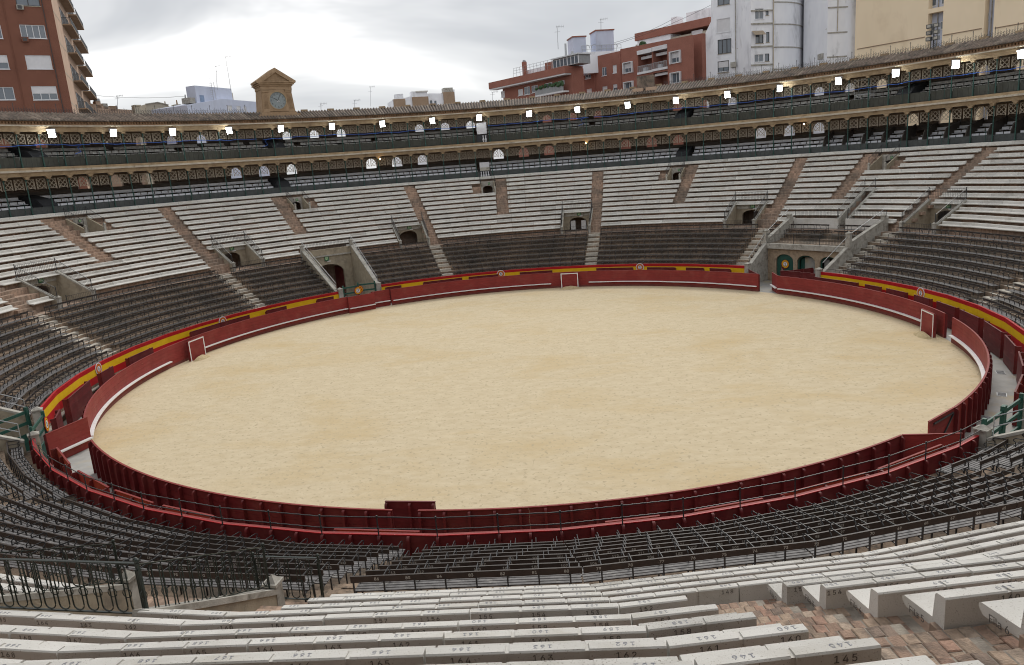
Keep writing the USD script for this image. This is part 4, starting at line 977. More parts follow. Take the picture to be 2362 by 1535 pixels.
for b0, b1 in ((GE[0], 124.85), (126.05, GE[1])):
    put(t, 'white_parapet', sweep(MB(), rect(36.72, 36.95, 4.36, 5.30), b0, b1), 'bench_concrete')
    railing(t, [pt(36.85, b0 + .2, 5.31), pt(36.85, b1 - .2, 5.31)], .72, .14, 'black_iron', .022)
for s, a in ((-1, 124.87), (1, 126.03)):
    cheek(t, a, s, [(36.9, 5.3), (41.4, 7.7)], .22, 'pale_stone', 'side_wall', 4.3)
    railing(t, [pt(37.0, a + s * .15, 5.35), pt(41.4, a + s * .15, 7.75)], .8, .18, 'black_iron', .02)
exit_sign(t, pt(41.3, 125.45, 6.6), tang(125.45), .4)
number_disc(pt(31.60, c, 1.62) + ax * 2.15 + nin * .02, nin, '1', 'round yellow and red sign numbered 1 on the closed green door', 1.35, False)

# ------------------------------------------------------------------ the two galleries and the roof
GB0, GB1 = 98.0, 262.0
COLS = [248.3 - 2.403 * i for i in range(-4, 62)]
g = thing('gallery_building', 'two-storey arcade of green iron columns under a tiled roof round the stand', 'building', (0, 50, 11))
RC = 48.15
def gsweep(name, prof, m, a0=AZ0, a1=AZ1, step=2.403, label=None, kind=None): return put(g, name, sweep(MB(), prof, a0, a1, False, step), m, label, kind)
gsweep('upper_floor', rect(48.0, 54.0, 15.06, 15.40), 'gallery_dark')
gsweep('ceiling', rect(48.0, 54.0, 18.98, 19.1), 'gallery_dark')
gsweep('cornice', [(47.98, 14.62), (47.98, 15.398), (47.72, 15.398), (47.72, 15.20), (47.60, 15.17), (47.60, 14.98), (47.74, 14.92), (47.82, 14.62)], 'cornice')
gsweep('cornice_lip', rect(47.565, 47.597, 14.99, 15.16), 'cornice_lip')
gsweep('cornice', [(47.98, 18.52), (47.98, 19.12), (47.70, 19.12), (47.50, 19.10), (47.50, 18.97), (47.70, 18.86), (47.80, 18.52)], 'cornice')
gsweep('cornice_lip', rect(47.465, 47.497, 18.98, 19.09), 'cornice_lip')
gsweep('frieze', rect(48.02, 48.25, 19.10, 19.52), 'cornice_brick')
gsweep('frieze', rect(47.80, 48.015, 19.10, 19.22), 'cornice_brick')
gsweep('frieze', rect(47.82, 48.05, 19.40, 19.50), 'cornice_brick')
cb = MB(); a = GB0
while a < GB1:
    sweep(cb, rect(47.84, 48.015, 19.222, 19.398), a, a + .19, False); a += .345
put(g, 'corbel_brick', cb, 'cornice_brick', kind='stuff')
gsweep('roof', [(47.70, 19.515), (50.4, 20.44), (54.3, 19.3), (54.3, 19.15), (50.4, 20.30), (47.70, 19.45)], 'roof_tile_dark')
tl = [MB(), MB()]; a = GB0; k = 0
while a < GB1:
    V = []; w = .112 / 48.5 / D2R
    j1, j2 = rnd.uniform(-.02, .02), rnd.uniform(-.015, .02)
    for r, z in ((47.62 + j1, 19.50), (50.38, 20.45)):
        for da, dz in ((-1, 0), (-.6, .085), (0, .115), (.6, .085), (1, 0)): V.append(pt(r, a + w * da * 1.0, z + dz + j2, False))
    tl[0 if rnd.random() < .8 else 1].add(V, [[i, i + 1, i + 6, i + 5] for i in range(4)] + [[0, 4, 3, 2, 1]]); a += .40; k += 1
put(g, 'tile_row', tl[0], 'roof_tile', kind='stuff'); put(g, 'tile_row', tl[1], 'roof_tile_pale', kind='stuff')
a = 112.0
while a < 210:
    put(g, 'ridge_stone', MB().box(pt(50.45, a, 20.44, False), .75, .4, .22, tang(a)), 'cornice'); a += 3.6
for a, w in ((161.4, .9), (159.5, .95)): put(g, 'ridge_block', MB().box(pt(48.9, a, 19.85, False), 1.25, .7, .42, tang(a)), 'salmon_render')
put(g, 'chimney_tiles', MB().box(pt(50.0, 160.5, 20.2, False), 2.0, 1.0, 1.55, tang(160.5)), 'roof_tile')
# columns, brackets, lattices
up = np.array([0, 0, 1.0])
for k, a in enumerate(COLS):
    ax = tang(a)
    if a > 93:
        for z0, z1 in ((11.0, 14.42), (15.40, 18.4)):
            mb = MB().tube([pt(RC, a, z0, False), pt(RC, a, z0 + .35, False), pt(RC, a, z0 + .4, False), pt(RC, a, z1 - .25, False), pt(RC, a, z1 - .2, False), pt(RC, a, z1, False)], [.075, .075, .055, .05, .08, .08], 8)
            put(g, 'column', mb, 'column_green')
            P = Polygon([(-.14, 0), (.14, 0), (.16, .10), (.30, .22), (.34, .30), (-.34, .30), (-.30, .22), (-.16, .10)]); C = pt(47.84, a, z1 - .06, False); n = -radial(a)
            put(g, 'bracket', MB().poly(P, .26, lambda V: C + np.outer(V[:, 0], ax) + np.outer(V[:, 1], up) - np.outer(V[:, 2], n)), 'cornice')
            # thin pole beside every second column
            if k % 2: put(g, 'net_pole', MB().bar(pt(RC, a + .75, z0, False), pt(RC, a + .75, z0 + 1.35, False), .03), 'column_green')
        am = a - 1.2; ax = tang(am); n = -radial(am); half = 2.403 / 2 * D2R * 48.45 - .02
        for z0, z1 in ((13.46, 14.55), (17.48, 18.52)):
            mb = MB(); C = pt(48.42, am, 0, False)
            if k % 11 == 6: pass
            for u0, u1 in ((-half + .08, -.12), (.12, half - .08)):
                for u in (u0, u1): mb.bar(C + ax * u + up * z0, C + ax * u + up * (z1 - .12), .055, .04, up=n)
                for z in (z0 + .10, z1 - .15): mb.bar(C + ax * u0 + up * z, C + ax * u1 + up * z, .035, .04, up=n)
                zb, zt = z0 + .10, z1 - .15; W = u1 - u0; Hh = zt - zb
                for q in (-.5, 0, .5):
                    for s in (1, -1):
                        # lines u = s*w with offset q, clipped to the panel
                        x0, x1 = max(0, q), min(1, 1 + q)
                        p = (x0, x0 - q); r_ = (x1, x1 - q)
                        if s < 0: p = (1 - p[0], p[1]); r_ = (1 - r_[0], r_[1])
                        mb.bar(C + ax * (u0 + W * p[0]) + up * (zb + Hh * p[1]), C + ax * (u0 + W * r_[0]) + up * (zb + Hh * r_[1]), .048, .025, up=n)
            put(g, 'lattice_panel', mb, 'lattice_wood')
            # scalloped beam above the lattice
            P = Polygon([(-half, .42), (-half, .02), (-half + .12, .10), (-half + .3, .25), (half - .3, .25), (half - .12, .10), (half, .02), (half, .42)]); C2 = pt(48.30, am, z1 - .22, False)
            put(g, 'arched_beam', MB().poly(P, .08, lambda V: C2 + np.outer(V[:, 0], ax) + np.outer(V[:, 1], up) - np.outer(V[:, 2], n)), 'gallery_dark')
            # parapet panels with slots
            zf = 11.0 if z0 < 15 else 15.40; hp = .86 if z0 < 15 else .93
            pm = MB(); Cp = pt(48.32, am, zf, False)
            for q in range(4): pm.box(Cp + ax * (-half + (q + .5) * half / 2) + up * .06, half / 2 - .012, .04, hp - .10, ax)
            pm.box(Cp + up * (hp - .035), 2 * half, .07, .035, ax)
            put(g, 'parapet_panel', pm, 'parapet_grey' if z0 < 15 else 'parapet_olive')
# steps, back wall, dark band
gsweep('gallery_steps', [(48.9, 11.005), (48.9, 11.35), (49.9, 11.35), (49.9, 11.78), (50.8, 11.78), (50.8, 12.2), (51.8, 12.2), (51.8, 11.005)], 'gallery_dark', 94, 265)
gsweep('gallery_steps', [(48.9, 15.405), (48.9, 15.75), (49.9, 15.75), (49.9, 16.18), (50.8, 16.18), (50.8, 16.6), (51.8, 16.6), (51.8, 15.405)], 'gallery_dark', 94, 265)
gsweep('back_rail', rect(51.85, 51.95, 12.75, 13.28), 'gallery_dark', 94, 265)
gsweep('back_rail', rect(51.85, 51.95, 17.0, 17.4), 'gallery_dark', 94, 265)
wl = MB(); a = 94.0; k = 0
while a < 266:
    am = a + 1.8; L = 2 * 53.6 * math.sin(1.8 * D2R)
    P = sbox(-L / 2, 11.01, L / 2, 18.97)
    for s, ow, rr in ((13.38, 1.35, .80), (17.48, 1.15, .6)):
        if (k * 7 + int(s)) % 5 in (0, 3): continue
        P = P.difference(Polygon([(-ow / 2, s - .1)] + [(-ow / 2 * math.cos(q), s + .35 + rr * math.sin(q)) for q in np.linspace(0, math.pi, 11)] + [(ow / 2, s - .1)]))
    C = pt(53.6 * math.cos(1.8 * D2R), am, 0, False); ax = tang(am); n = radial(am)
    wl.poly(P, .35, lambda V: C + np.outer(V[:, 0], ax) + np.outer(V[:, 1], up) + np.outer(V[:, 2], n)); a += 3.6; k += 1
put(g, 'outer_wall', wl, 'gallery_wall')
gsweep('outer_wall', rect(53.6, 53.95, 11.01, 18.97), 'gallery_wall', AZ0, 94); gsweep('outer_wall', rect(53.6, 53.95, -.3, 10.99), 'gallery_wall', 94, 266); gsweep('outer_wall', rect(53.6, 53.95, 11.01, 18.97), 'gallery_wall', 266, AZ1)
# box walls of the right half of the lower gallery
for k, a in enumerate(np.arange(100.4, 136.5, 2.403)):
    V = [pt(r, a + s, z, False) for s in (-.05, .05) for r, z in ((48.95, 11.35), (48.95, 12.1), (49.3, 12.75), (51.8, 13.45), (51.8, 11.35))]
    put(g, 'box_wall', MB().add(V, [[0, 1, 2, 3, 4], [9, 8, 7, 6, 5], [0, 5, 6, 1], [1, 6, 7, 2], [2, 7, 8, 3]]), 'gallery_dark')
# covered stair blocks
STB = [(243.5, -1), (213.9, -1), (155.4, 1), (126.6, 1)]
for a, s in STB:
    for z in (11.0, 15.40):
        if a < 130 and z < 15: continue
        V = []
        for da in (-1.0, 1.0):
            for r, zz in ((48.5, z + .05), (48.5, z + 1.0), (49.2, z + 1.5), (52.2, z + 2.1), (52.2, z + .05)): V.append(pt(r, a + da * .85, zz, False))
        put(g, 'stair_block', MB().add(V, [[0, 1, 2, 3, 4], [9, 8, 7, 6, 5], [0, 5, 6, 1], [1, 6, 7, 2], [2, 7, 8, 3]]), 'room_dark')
# rows of seats in the galleries
CUTG = [(a - 1.1, a + 1.1) for a, s in STB] + [(183.7, 185.6)]
lev = {11.0: 'lower', 15.4: 'upper'}
GPL = [(94, 127, 'at the right edge'), (127, 155, 'right of the dark stair on the right'), (155, 184, 'between white boards and right dark stair'), (184, 214, 'between the clock tower and the white boards'), (214, 243, 'left of the clock tower'), (243, 270, 'at the far left')]
for zf, off in ((11.0, 0), (15.4, 0)):
    for q, (r, z) in enumerate(((49.35, .35), (50.25, .78), (51.15, 1.2))):
        C = sorted(CUTG); E = [96.0] + [x for c in C for x in c] + [262.0]
        for a0, a1 in zip(E[0::2], E[1::2]):
            if a1 - a0 < 1.5: continue
            am = (a0 + a1) / 2; where = [t for lo, hi, t in GPL if lo <= am < hi][0]
            t = thing('gallery_bench', '%s white seat row of the %s gallery, %s' % (ordn(q + 1), lev[zf], where), 'bench', pt(r, am, zf + z, False), 'white seat rows in the galleries')
            mb = MB(); bm = MB(); st = .82; n = int((a1 - a0) / st)
            for k in range(n):
                b0 = a0 + (a1 - a0) * k / n; b1 = b0 + (a1 - a0) / n - (.10 if q < 2 else .012)
                if zf > 15 and rnd.random() < .03: continue
                if zf < 15 and 98 < b0 < 136.5 and (b0 - 100.4) % 2.403 > 2.1: continue
                sweep(mb, [(r, z + zf + .40), (r + .42, z + zf + .40), (r + .42, z + zf + .44), (r, z + zf + .44)], b0, b1, False, 5)
                sweep(mb, [(r + .42, z + zf + .46), (r + .45, z + zf + .46), (r + .47, z + zf + .69), (r + .44, z + zf + .69)], b0, b1, False, 5)
                sweep(bm, rect(r + .12, r + .3, z + zf + .005, z + zf + .395), b0 + .02, b0 + .10, False, 5)
            put(t, 'seats', mb, 'gallery_seat' if zf < 15 else 'gallery_seat_worn', kind='stuff'); put(t, 'supports', bm, 'gallery_dark', kind='stuff')
# roof cresting of iron spikes
for a0, a1, lab in ((98, 158, 'along the right part of the tiled roof'), (217, 262, 'along the left part of the tiled roof')):
    t = thing('roof_spikes', 'row of thin iron spikes with curled barbs ' + lab, 'railing', pt(50.5, (a0 + a1) / 2, 20.4, False), 'iron spikes on the roof')
    mb = MB(); k = 0; a = a0
    while a < a1:
        big = k % 8 == 0; h = .95 if big else .42 + .12 * (k % 3)
        p = pt(50.45, a, 20.42, False); mb.bar(p, p + up * h, .035 if big else .02)
        if big:
            mb.bar(p + up * (h - .1) - tang(a) * .07, p + up * (h - .1) + tang(a) * .07, .025)
        else:
            for s in (-1, 1):
                for zz in (.12, .28): mb.bar(p + up * zz, p + up * (zz + .16) + tang(a) * s * .16 - radial(a) * .1, .016)
        a += .28; k += 1
    mb2 = MB().tube([pt(50.45, x, 20.56, False) for x in np.arange(a0, a1, 1.5)], .012, 4)
    put(t, 'spikes', mb, 'black_iron', kind='stuff'); put(t, 'wire', mb2, 'black_iron')

# ------------------------------------------------------------------ clock tower
ac = 213.05; ax = -tang(ac); nf = -radial(ac); CT = pt(49.0, ac, 0, False)
t = thing('clock_tower', 'tan stone clock tower with triangular pediment standing on the tiled roof', 'clock tower', pt(50.0, ac, 19.5, False))
KX = 0.80
def tb(u, d, z, w, dep, h, m, name, label=None, parent=None): return put(parent or t, name, MB().box(CT + ax * u * KX - nf * (d + dep / 2) + up * z, w * KX, dep, h, ax), m, label)
tb(0, -.35, 19.15, 5.9, 3.2, .95, 'tower_stone', 'plinth')
tb(0, -.18, 20.10, 5.0, 2.9, .22, 'tower_stone', 'plinth')
body = MB(); q = []
for z, w, d in ((20.32, 2.38, 2.7), (23.1, 2.12, 2.4)):
    for u, dd in ((-1, 0), (1, 0), (1, 1), (-1, 1)): q.append(CT + ax * u * w * KX - nf * dd * d + up * z)
put(t, 'body', body.hexa(q), 'tower_stone')
for s in (-1, 1):
    pm = MB(); q = []
    for z, c_, w in ((20.34, 1.80, .46), (22.55, 1.66, .42)):
        for u, dd in ((-1, -.10), (1, -.10), (1, 0.06), (-1, 0.06)): q.append(CT + ax * (s * c_ + u * w) * KX - nf * dd + up * z)
    pil = put(t, 'pilaster', pm.hexa(q), 'tower_stone')
    fl = MB()
    for k in range(4): u = -.24 + .16 * k; fl.bar(CT + ax * (s * 1.78 + u) * KX + nf * .115 + up * 20.75, CT + ax * (s * 1.67 + u) * KX + nf * .115 + up * 22.3, .07, .05)
    put(pil, 'fluting', fl, 'tower_stone', kind='stuff')
    tb(s * 1.66, -.18, 22.55, .98, .4, .13, 'tower_stone', 'capital'); tb(s * 1.66, -.22, 22.70, 1.04, .4, .12, 'tower_stone', 'capital')
tb(0, -.14, 22.84, 4.44, 2.6, .36, 'tower_stone', 'entablature'); tb(0, -.24, 23.2, 4.7, 2.8, .16, 'tower_stone', 'entablature'); tb(0, -.42, 23.36, 5.1, 3.1, .16, 'tower_stone', 'cornice')
P = Polygon([(-2.75, 23.52), (2.75, 23.52), (2.85, 23.72), (0, 25.18), (-2.85, 23.72)]); I = Polygon([(-1.95, 23.66), (1.95, 23.66), (0, 24.66)])
put(t, 'pediment', MB().poly(P.difference(I), .5, lambda V: CT + np.outer(V[:, 0] * KX, ax) + np.outer(V[:, 1], up) + nf * .48 - np.outer(V[:, 2], nf)), 'tower_stone')
put(t, 'pediment', MB().poly(P, 2.4, lambda V: CT + np.outer(V[:, 0] * KX, ax) + np.outer(V[:, 1], up) - nf * -.30 - np.outer(V[:, 2], nf)), 'tower_stone')
put(t, 'moulding', MB().poly(I.buffer(.10, join_style=2).difference(I.buffer(.0)), .08, lambda V: CT + np.outer(V[:, 0] * KX, ax) + np.outer(V[:, 1], up) + nf * .56 - np.outer(V[:, 2], nf)), 'tower_stone')
CC = CT + up * 21.62 + nf * .02
fr = sbox(-1.12, -1.18, 1.12, 1.2).difference(Point(0, 0).buffer(1.0, 24)).difference(Polygon([(-1.12, 1.2), (-.8, 1.2), (-1.12, .85)])).difference(Polygon([(1.12, 1.2), (.8, 1.2), (1.12, .85)]))
put(t, 'clock_surround', MB().poly(fr, .09, lambda V: CC + np.outer(V[:, 0], ax) + np.outer(V[:, 1], up) + np.outer(V[:, 2], nf)), 'tower_stone')
ck = ring_disc(t, 'clock_face', CC, nf, ax, .001, .94, .03, 'clock_face')
ring_disc(t, 'clock_rim', CC, nf, ax, .935, 1.04, .13, 'cornice')
for k in range(1, 13):
    an = math.pi / 2 - k * math.pi / 6; mb = MB(); p = CC + ax * math.cos(an) * .74 + up * (math.sin(an) * .74 - .08) + nf * .032
    text3(mb, str(k), .19, p, ax, up, False, .01); put(ck, 'numeral', mb, 'black_iron')
for nm, an, L, wd, tail in (('hour_hand', 148, .52, .07, .2), ('minute_hand', 62, .76, .045, .22)):
    d = ax * math.cos(an * D2R) + up * math.sin(an * D2R); p = put(ck, nm, MB().bar(CC + nf * .055, CC + nf * .055 + d * L, wd, .02, up=nf), 'black_iron')
    put(ck, 'hand_tail', MB().bar(CC + nf * .055 - d * .05, CC + nf * .055 - d * tail, wd * 1.3, .02, up=nf), 'board_white')

# ------------------------------------------------------------------ floodlights
LAMPS = [242.6, 235.4, 228.1, 220.8, 213.7, 206.5, 199.2, 191.8, 184.8, 177.3, 170.1, 162.7, 155.7, 148.5, 141.4, 133.9, 126.9, 120.0, 113.1]
LYAW = {0: -50, 3: -45, 8: 18, 12: 38, 14: 55, 17: 50, 16: 25, 9: 0}
LLAB = ['far left, turned aside', 'second from the left', 'third from the left', 'fourth from the left, turned aside', 'right under the clock tower', 'first right of the clock tower', 'second right of the clock tower', 'third right of the clock tower',
        'above the upper white board, tilted', 'first right of the white board', 'second right of the white board', 'third right of the white board', 'above the dark stair at right, turned aside', 'seventh from the right end', 'sixth from the right end, turned aside',
        'fifth from the right end, biggest glow', 'fourth from the right end', 'third from the right, turned aside', 'cut by the right picture edge']
proto = None
for k, a in enumerate(LAMPS):
    pos = pt(47.35, a, 18.35, False); lab = 'lit white floodlight on the roof cornice, ' + LLAB[k]
    if proto is None:
        proto = thing('floodlight', lab, 'floodlight', pos, 'floodlights along the roof cornice')
        BASE[proto] = np.zeros(3)
        UsdGeom.Xformable(stage.GetPrimAtPath(proto)).AddRotateZOp().Set(float(a + LYAW.get(k, 0)))
        # local frame: +y looks at the arena, the lamp is tilted down
        tl_ = -14 * D2R; fy = np.array([0, math.cos(tl_), math.sin(tl_)]); fz = np.array([0, -math.sin(tl_), math.cos(tl_)]); fx = np.array([1.0, 0, 0])
        put(proto, 'bracket', MB().bar((0, -.35, .5), (0, -.1, .42), .05).bar((-.34, -.12, .42), (.34, -.12, .42), .05).bar((-.34, -.12, .42), (-.34, -.1, 0), .04).bar((.34, -.12, .42), (.34, -.1, 0), .04), 'lamp_body')
        put(proto, 'housing', MB().hexa([fx * u * .31 + fy * d + fz * z for z in (-.36, .36) for u, d in ((-1, -.14), (1, -.14), (1, -.03), (-1, -.03))]), 'lamp_body')
        for q in range(3):
            z0 = -.34 + .235 * q
            put(proto, 'lamp_bar', MB().hexa([fx * u * .29 + fy * d + fz * z for z in (z0, z0 + .205) for u, d in ((-1, -.029), (1, -.029), (1, .02), (-1, .02))]), 'lamp_glow')
    else:
        dup(proto, pos, a + LYAW.get(k, 0), lab, 'floodlights along the roof cornice')
for k, (px, py) in enumerate([(877, 367), (1351, 331), (1854, 287)]):
    a = [193.6, 163.2, 134.0][k]
    v = ray(px, py); 
    b = (CAM[0] * v[0] + CAM[1] * v[1]) / (v[0] ** 2 + v[1] ** 2); cc = (CAM[0] ** 2 + CAM[1] ** 2 - 47.72 ** 2) / (v[0] ** 2 + v[1] ** 2)
    X = CAM + v * (-b + math.sqrt(b * b - cc))
    p = setting('wall_lamp', MB().sphere(X, .07, 1), 'bulb_glow', 'small glowing orange lamp under the middle cornice, %s' % ['left', 'middle', 'right'][k], 'lamp', None)

# blue rope strung through the upper gallery
ro = thing('blue_rope', 'blue rope strung from column to column across the upper gallery', 'rope', pt(48.05, 180, 17.4, False))
A = np.arange(106, 250, .6); prev = None
brk = [184.6, 168.4, 216.6, 239.0]
for b0, b1, dz in ((106, 168.0, 0.0), (168.6, 184.0, .0), (184.9, 216.2, -.0), (217, 238.6, .02), (238.0, 262, -.06)):
    P = []
    for a in np.arange(b0, b1, .6):
        fr_ = ((248.3 - a) / 2.403) % 1.0
        P.append(pt(48.05, a, 17.42 + dz - .08 * 4 * fr_ * (1 - fr_) * (.5 + .5 * math.sin(a)) + .05 * math.sin(a * .37), False))
    put(ro, 'cord', MB().tube(P, .03, 5), 'blue_rope')
for a in (239.0, 215.4, 169.2): put(ro, 'loose_end', MB().tube([pt(48.0, a, 17.38, False), pt(48.0, a + .5, 17.1, False), pt(48.0, a + .2, 16.7, False), pt(48.0, a + .9, 16.5, False)], .035, 5), 'blue_rope')

# white boards with balusters
for zc, lab in ((15.40, 'upper'), (11.0, 'lower')):
    a = 184.55; ax = tang(a); n = -radial(a); C = pt(48.0, a, zc, False) if zc > 15 else pt(48.2, a, zc, False)
    t = thing('white_board', 'white board over pale balusters in the front of the %s gallery' % lab, 'board', C, 'white boards in the gallery fronts')
    put(t, 'panel', MB().box(C + up * 1.02, 1.22, .06, 1.35 if zc > 15 else .95, ax), 'board_white')
    if zc < 15: put(t, 'ledge', MB().box(C + up * .93 + n * .04, 1.2, .12, .42, ax), 'pale_stone')
    for k in range(4 if zc < 15 else 2):
        c = C + ax * (-.42 + .3 * k) + n * .1; mb = MB().tube([c + up * z for z in (.05, .12, .2, .34, .5, .62, .74, .82)], [.10, .07, .10, .13, .07, .06, .09, .10], 10); put(t, 'baluster', mb, 'board_white')
    put(t, 'back_panel', MB().box(C + up * .02 - n * .06, 1.3, .05, .9, ax), 'room_dark')

# loudspeaker mast on the right roof
a = 124.1; C = pt(49.6, a, 20.1, False); ax = tang(a); n = -radial(a)
t = thing('lamp_cluster', 'mast of six small floodlights standing on the roof at the right', 'floodlight', C)
put(t, 'mast', MB().bar(C, C + up * 2.3, .07).bar(C + ax * .25, C + ax * .25 + up * 1.2, .05).bar(C - ax * .2, C - ax * .1 + up * 1.4, .05), 'black_iron')
for z in (.95, 1.5, 2.1):
    for s in (-1, 1):
        q = C + up * z + ax * s * .34 + n * .15; l = put(t, 'lamp', MB().box(q, .5, .34, .36, ax), 'black_iron'); put(l, 'lamp_glass', MB().box(q + n * .172 + up * .06, .34, .02, .24, ax), 'pale_stone')
for k, (a, r) in enumerate([(126.3, 49.4), (122.9, 49.6)]):
    pass
a = 131.6; C = pt(48.7, a, 15.42, False); ax = tang(a); n = radial(a)
t = thing('scaffold_tower', 'grey steel scaffold tower standing in the upper gallery at the right', 'scaffold', C)
mb = MB()
for u in (-.8, .8):
    for d in (0, .9): mb.bar(C + ax * u + n * d, C + ax * u + n * d + up * 2.9, .05)
for z in (.5, 1.4, 2.2, 2.85):
    for d in (0, .9): mb.bar(C - ax * .8 + n * d + up * z, C + ax * .8 + n * d + up * z, .045)
mb.bar(C - ax * .8 + up * .5, C + ax * .8 + up * 1.4, .035); put(t, 'tubes', mb, 'steel', kind='stuff')

# ------------------------------------------------------------------ the city behind
def groundpt(px, dist):
    v = ray(*px); return CAM + v * (dist / math.hypot(v[0], v[1]))
class Facade:
    """a vertical wall plane: through the picture point px at the plan distance dist, running so that level lines there have the given slope"""
    def __init__(s, px=None, dist=None, slope=0.0, P=None, h=None):
        s.P = groundpt(px, dist) if P is None else np.asarray(P, float)
        if h is None:
            best = None
            for k in range(720):
                f = k * math.pi / 720; d = np.array([math.cos(f), math.sin(f), 0]); p = proj(s.P); q = proj(s.P + d * .2)
                if q is None: continue
                dx, dy = q[0] - p[0], q[1] - p[1]; e = abs(dy - slope * dx) / math.hypot(dx, dy) if math.hypot(dx, dy) > 1e-6 else 9
                w = e - .02 * min(1, math.hypot(dx, dy) / 2)
                if best is None or w < best[0]: best = (w, d, dx)
            h = best[1] if best[2] > 0 else -best[1]
        s.h = np.asarray(h, float); s.n = np.array([s.h[1], -s.h[0], 0.0])     # n looks at the viewer
        if s.n @ (CAM - s.P) < 0: s.n = -s.n
    def uz(s, x, y):
        v = ray(x, y); t = ((s.P - CAM) @ s.n) / (v @ s.n); X = CAM + v * t; return float((X - s.P) @ s.h), float(X[2])
    def at(s, u, z, d=0.0): return s.P * [1, 1, 0] + s.h * u + s.n * d + np.array([0, 0, z])
    def T(s, d): return lambda V: s.P * [1, 1, 0] + np.outer(V[:, 0], s.h) + np.outer(V[:, 1], [0, 0, 1.0]) + np.outer(V[:, 2] + d, s.n)
    def box(s, u0, u1, z0, z1, d0, d1): return MB().hexa([s.at(u, z, d) for z in (z0, z1) for u, d in ((u0, d0), (u1, d0), (u1, d1), (u0, d1))])
    def rect_px(s, x0, y0, x1, y1):
        ym, xm = (y0 + y1) / 2, (x0 + x1) / 2
        return s.uz(x0, ym)[0], s.uz(x1, ym)[0], s.uz(xm, y1)[1], s.uz(xm, y0)[1]
def window(b, F, R, kind, n=2):
    u0, u1, z0, z1 = R
    if kind == 'hole': return
    fm = 'frame_dark' if 'd' in kind else 'window_frame'; w = max(.05, min(.09, (u1 - u0) * .06))
    mb = MB()
    for a0, a1, c0, c1 in ((u0, u1, z0, z0 + w), (u0, u1, z1 - w, z1), (u0, u0 + w, z0 + w, z1 - w), (u1 - w, u1, z0 + w, z1 - w)): v = F.box(a0, a1, c0, c1, -.16, -.06); mb.add(v.v[0], v.f)
    zs = z1
    if 'h' in kind: zs = z0 + (z1 - z0) * .46
    if 's' in kind: zs = z0 + w
    for q in range(1, n):
        u = u0 + (u1 - u0) * q / n
        if zs > z0 + .2: v = F.box(u - w / 2, u + w / 2, z0 + w, zs, -.16, -.07); mb.add(v.v[0], v.f)
    p = put(b, 'window', mb, fm)
    if zs > z0 + .2:
        for q in range(n): put(p, 'pane', F.box(u0 + (u1 - u0) * q / n + w * .6, u0 + (u1 - u0) * (q + 1) / n - w * .6, z0 + w, zs - .01, -.15, -.12), 'window_glass')
    if zs < z1 - .1: put(p, 'shutter', F.box(u0 + w, u1 - w, zs, z1 - w, -.13, -.085), 'shutter_white')
    put(p, 'sill', F.box(u0 - .06, u1 + .06, z0 - .07, z0 - .005, -.1, .07), 'window_frame' if fm != 'frame_dark' else 'beige_render')
def wallface(b, F, outline, wins, m, depth, name='wall', bottom=-.35, roofm=None):
    """outline: top edge as picture points from left to right; the wall stands on the ground; windows are cut out and filled"""
    top = [F.uz(*p) for p in outline]
    P = Polygon([(top[0][0], bottom)] + top + [(top[-1][0], bottom)])
    if not P.is_valid: P = P.buffer(0)
    H = []
    for w in wins:
        R = F.rect_px(*w[:4]); H.append((R, w))
        P = P.difference(sbox(R[0], R[2], R[1], R[3]))
    wl = put(b, name, MB().poly(P, .30, F.T(-.30)), m)
    for R, w in H: window(b, F, R, w[4], w[5] if len(w) > 5 else 2)
    if depth:
        full = Polygon([(top[0][0], bottom)] + top + [(top[-1][0], bottom)]).buffer(0)
        put(b, 'rear_block', MB().poly(full.buffer(-.002), depth - .32, F.T(-depth)), roofm or m)
    return wl
def bld(name, label, F): return thing(name, label, 'building', [F.P[0], F.P[1], -.35])
def prism_px(b, F, x0, y0, x1, y1, depth, m, name, d0=0.0, zb=None, label=None):
    u0, u1, z0, z1 = F.rect_px(x0, y0, x1, y1); return put(b, name, F.box(u0, u1, z0 if zb is None else zb, z1, d0 - depth, d0), m, label)

# left brick tower
F = Facade((165, 258), 128, -0.02)
b = bld('brick_tower', 'tall red brick apartment tower with side balconies at the left edge', F)
W1 = [(36, -10, 91, 14, 'd', 2), (47, 58, 105, 89, '', 4), (60, 128, 119, 160, 's', 1), (74, 199, 132, 231, 'h', 3), (-42, 57, 4, 89, '', 3), (-30, 127, 19, 160, 'h', 2), (-14, 201, 33, 231, '', 2)]
cx = lambda y: 118 + 47 * y / 258.0
wallface(b, F, [(-330, -160), (cx(-160) - 3, -160)], W1, 'tower_brick', 0)
put(b, 'rear_block', F.box(F.uz(-330, 0)[0], F.uz(cx(0), 0)[0] - .05, -.35, F.uz(100, -160)[1], -9, -.32), 'tower_brick')
u, z = F.uz(cx(60), 60)
S = Facade(P=F.at(u, 0), h=None, px=None, slope=0) if False else None
Pc = F.at(u, z); 
_s = Facade(P=Pc, slope=1.45); S = Facade(P=F.at(u, 0), h=_s.h)
uf = S.uz(205, 215)[0]
zt = F.uz(100, -160)[1]
put(b, 'side_wall', S.box(.02, uf, -.35, zt, -8, 0), 'salmon_render')
zf0 = F.uz(100, 231)[1]; fl = (F.uz(90, 89)[1] - zf0) / 2
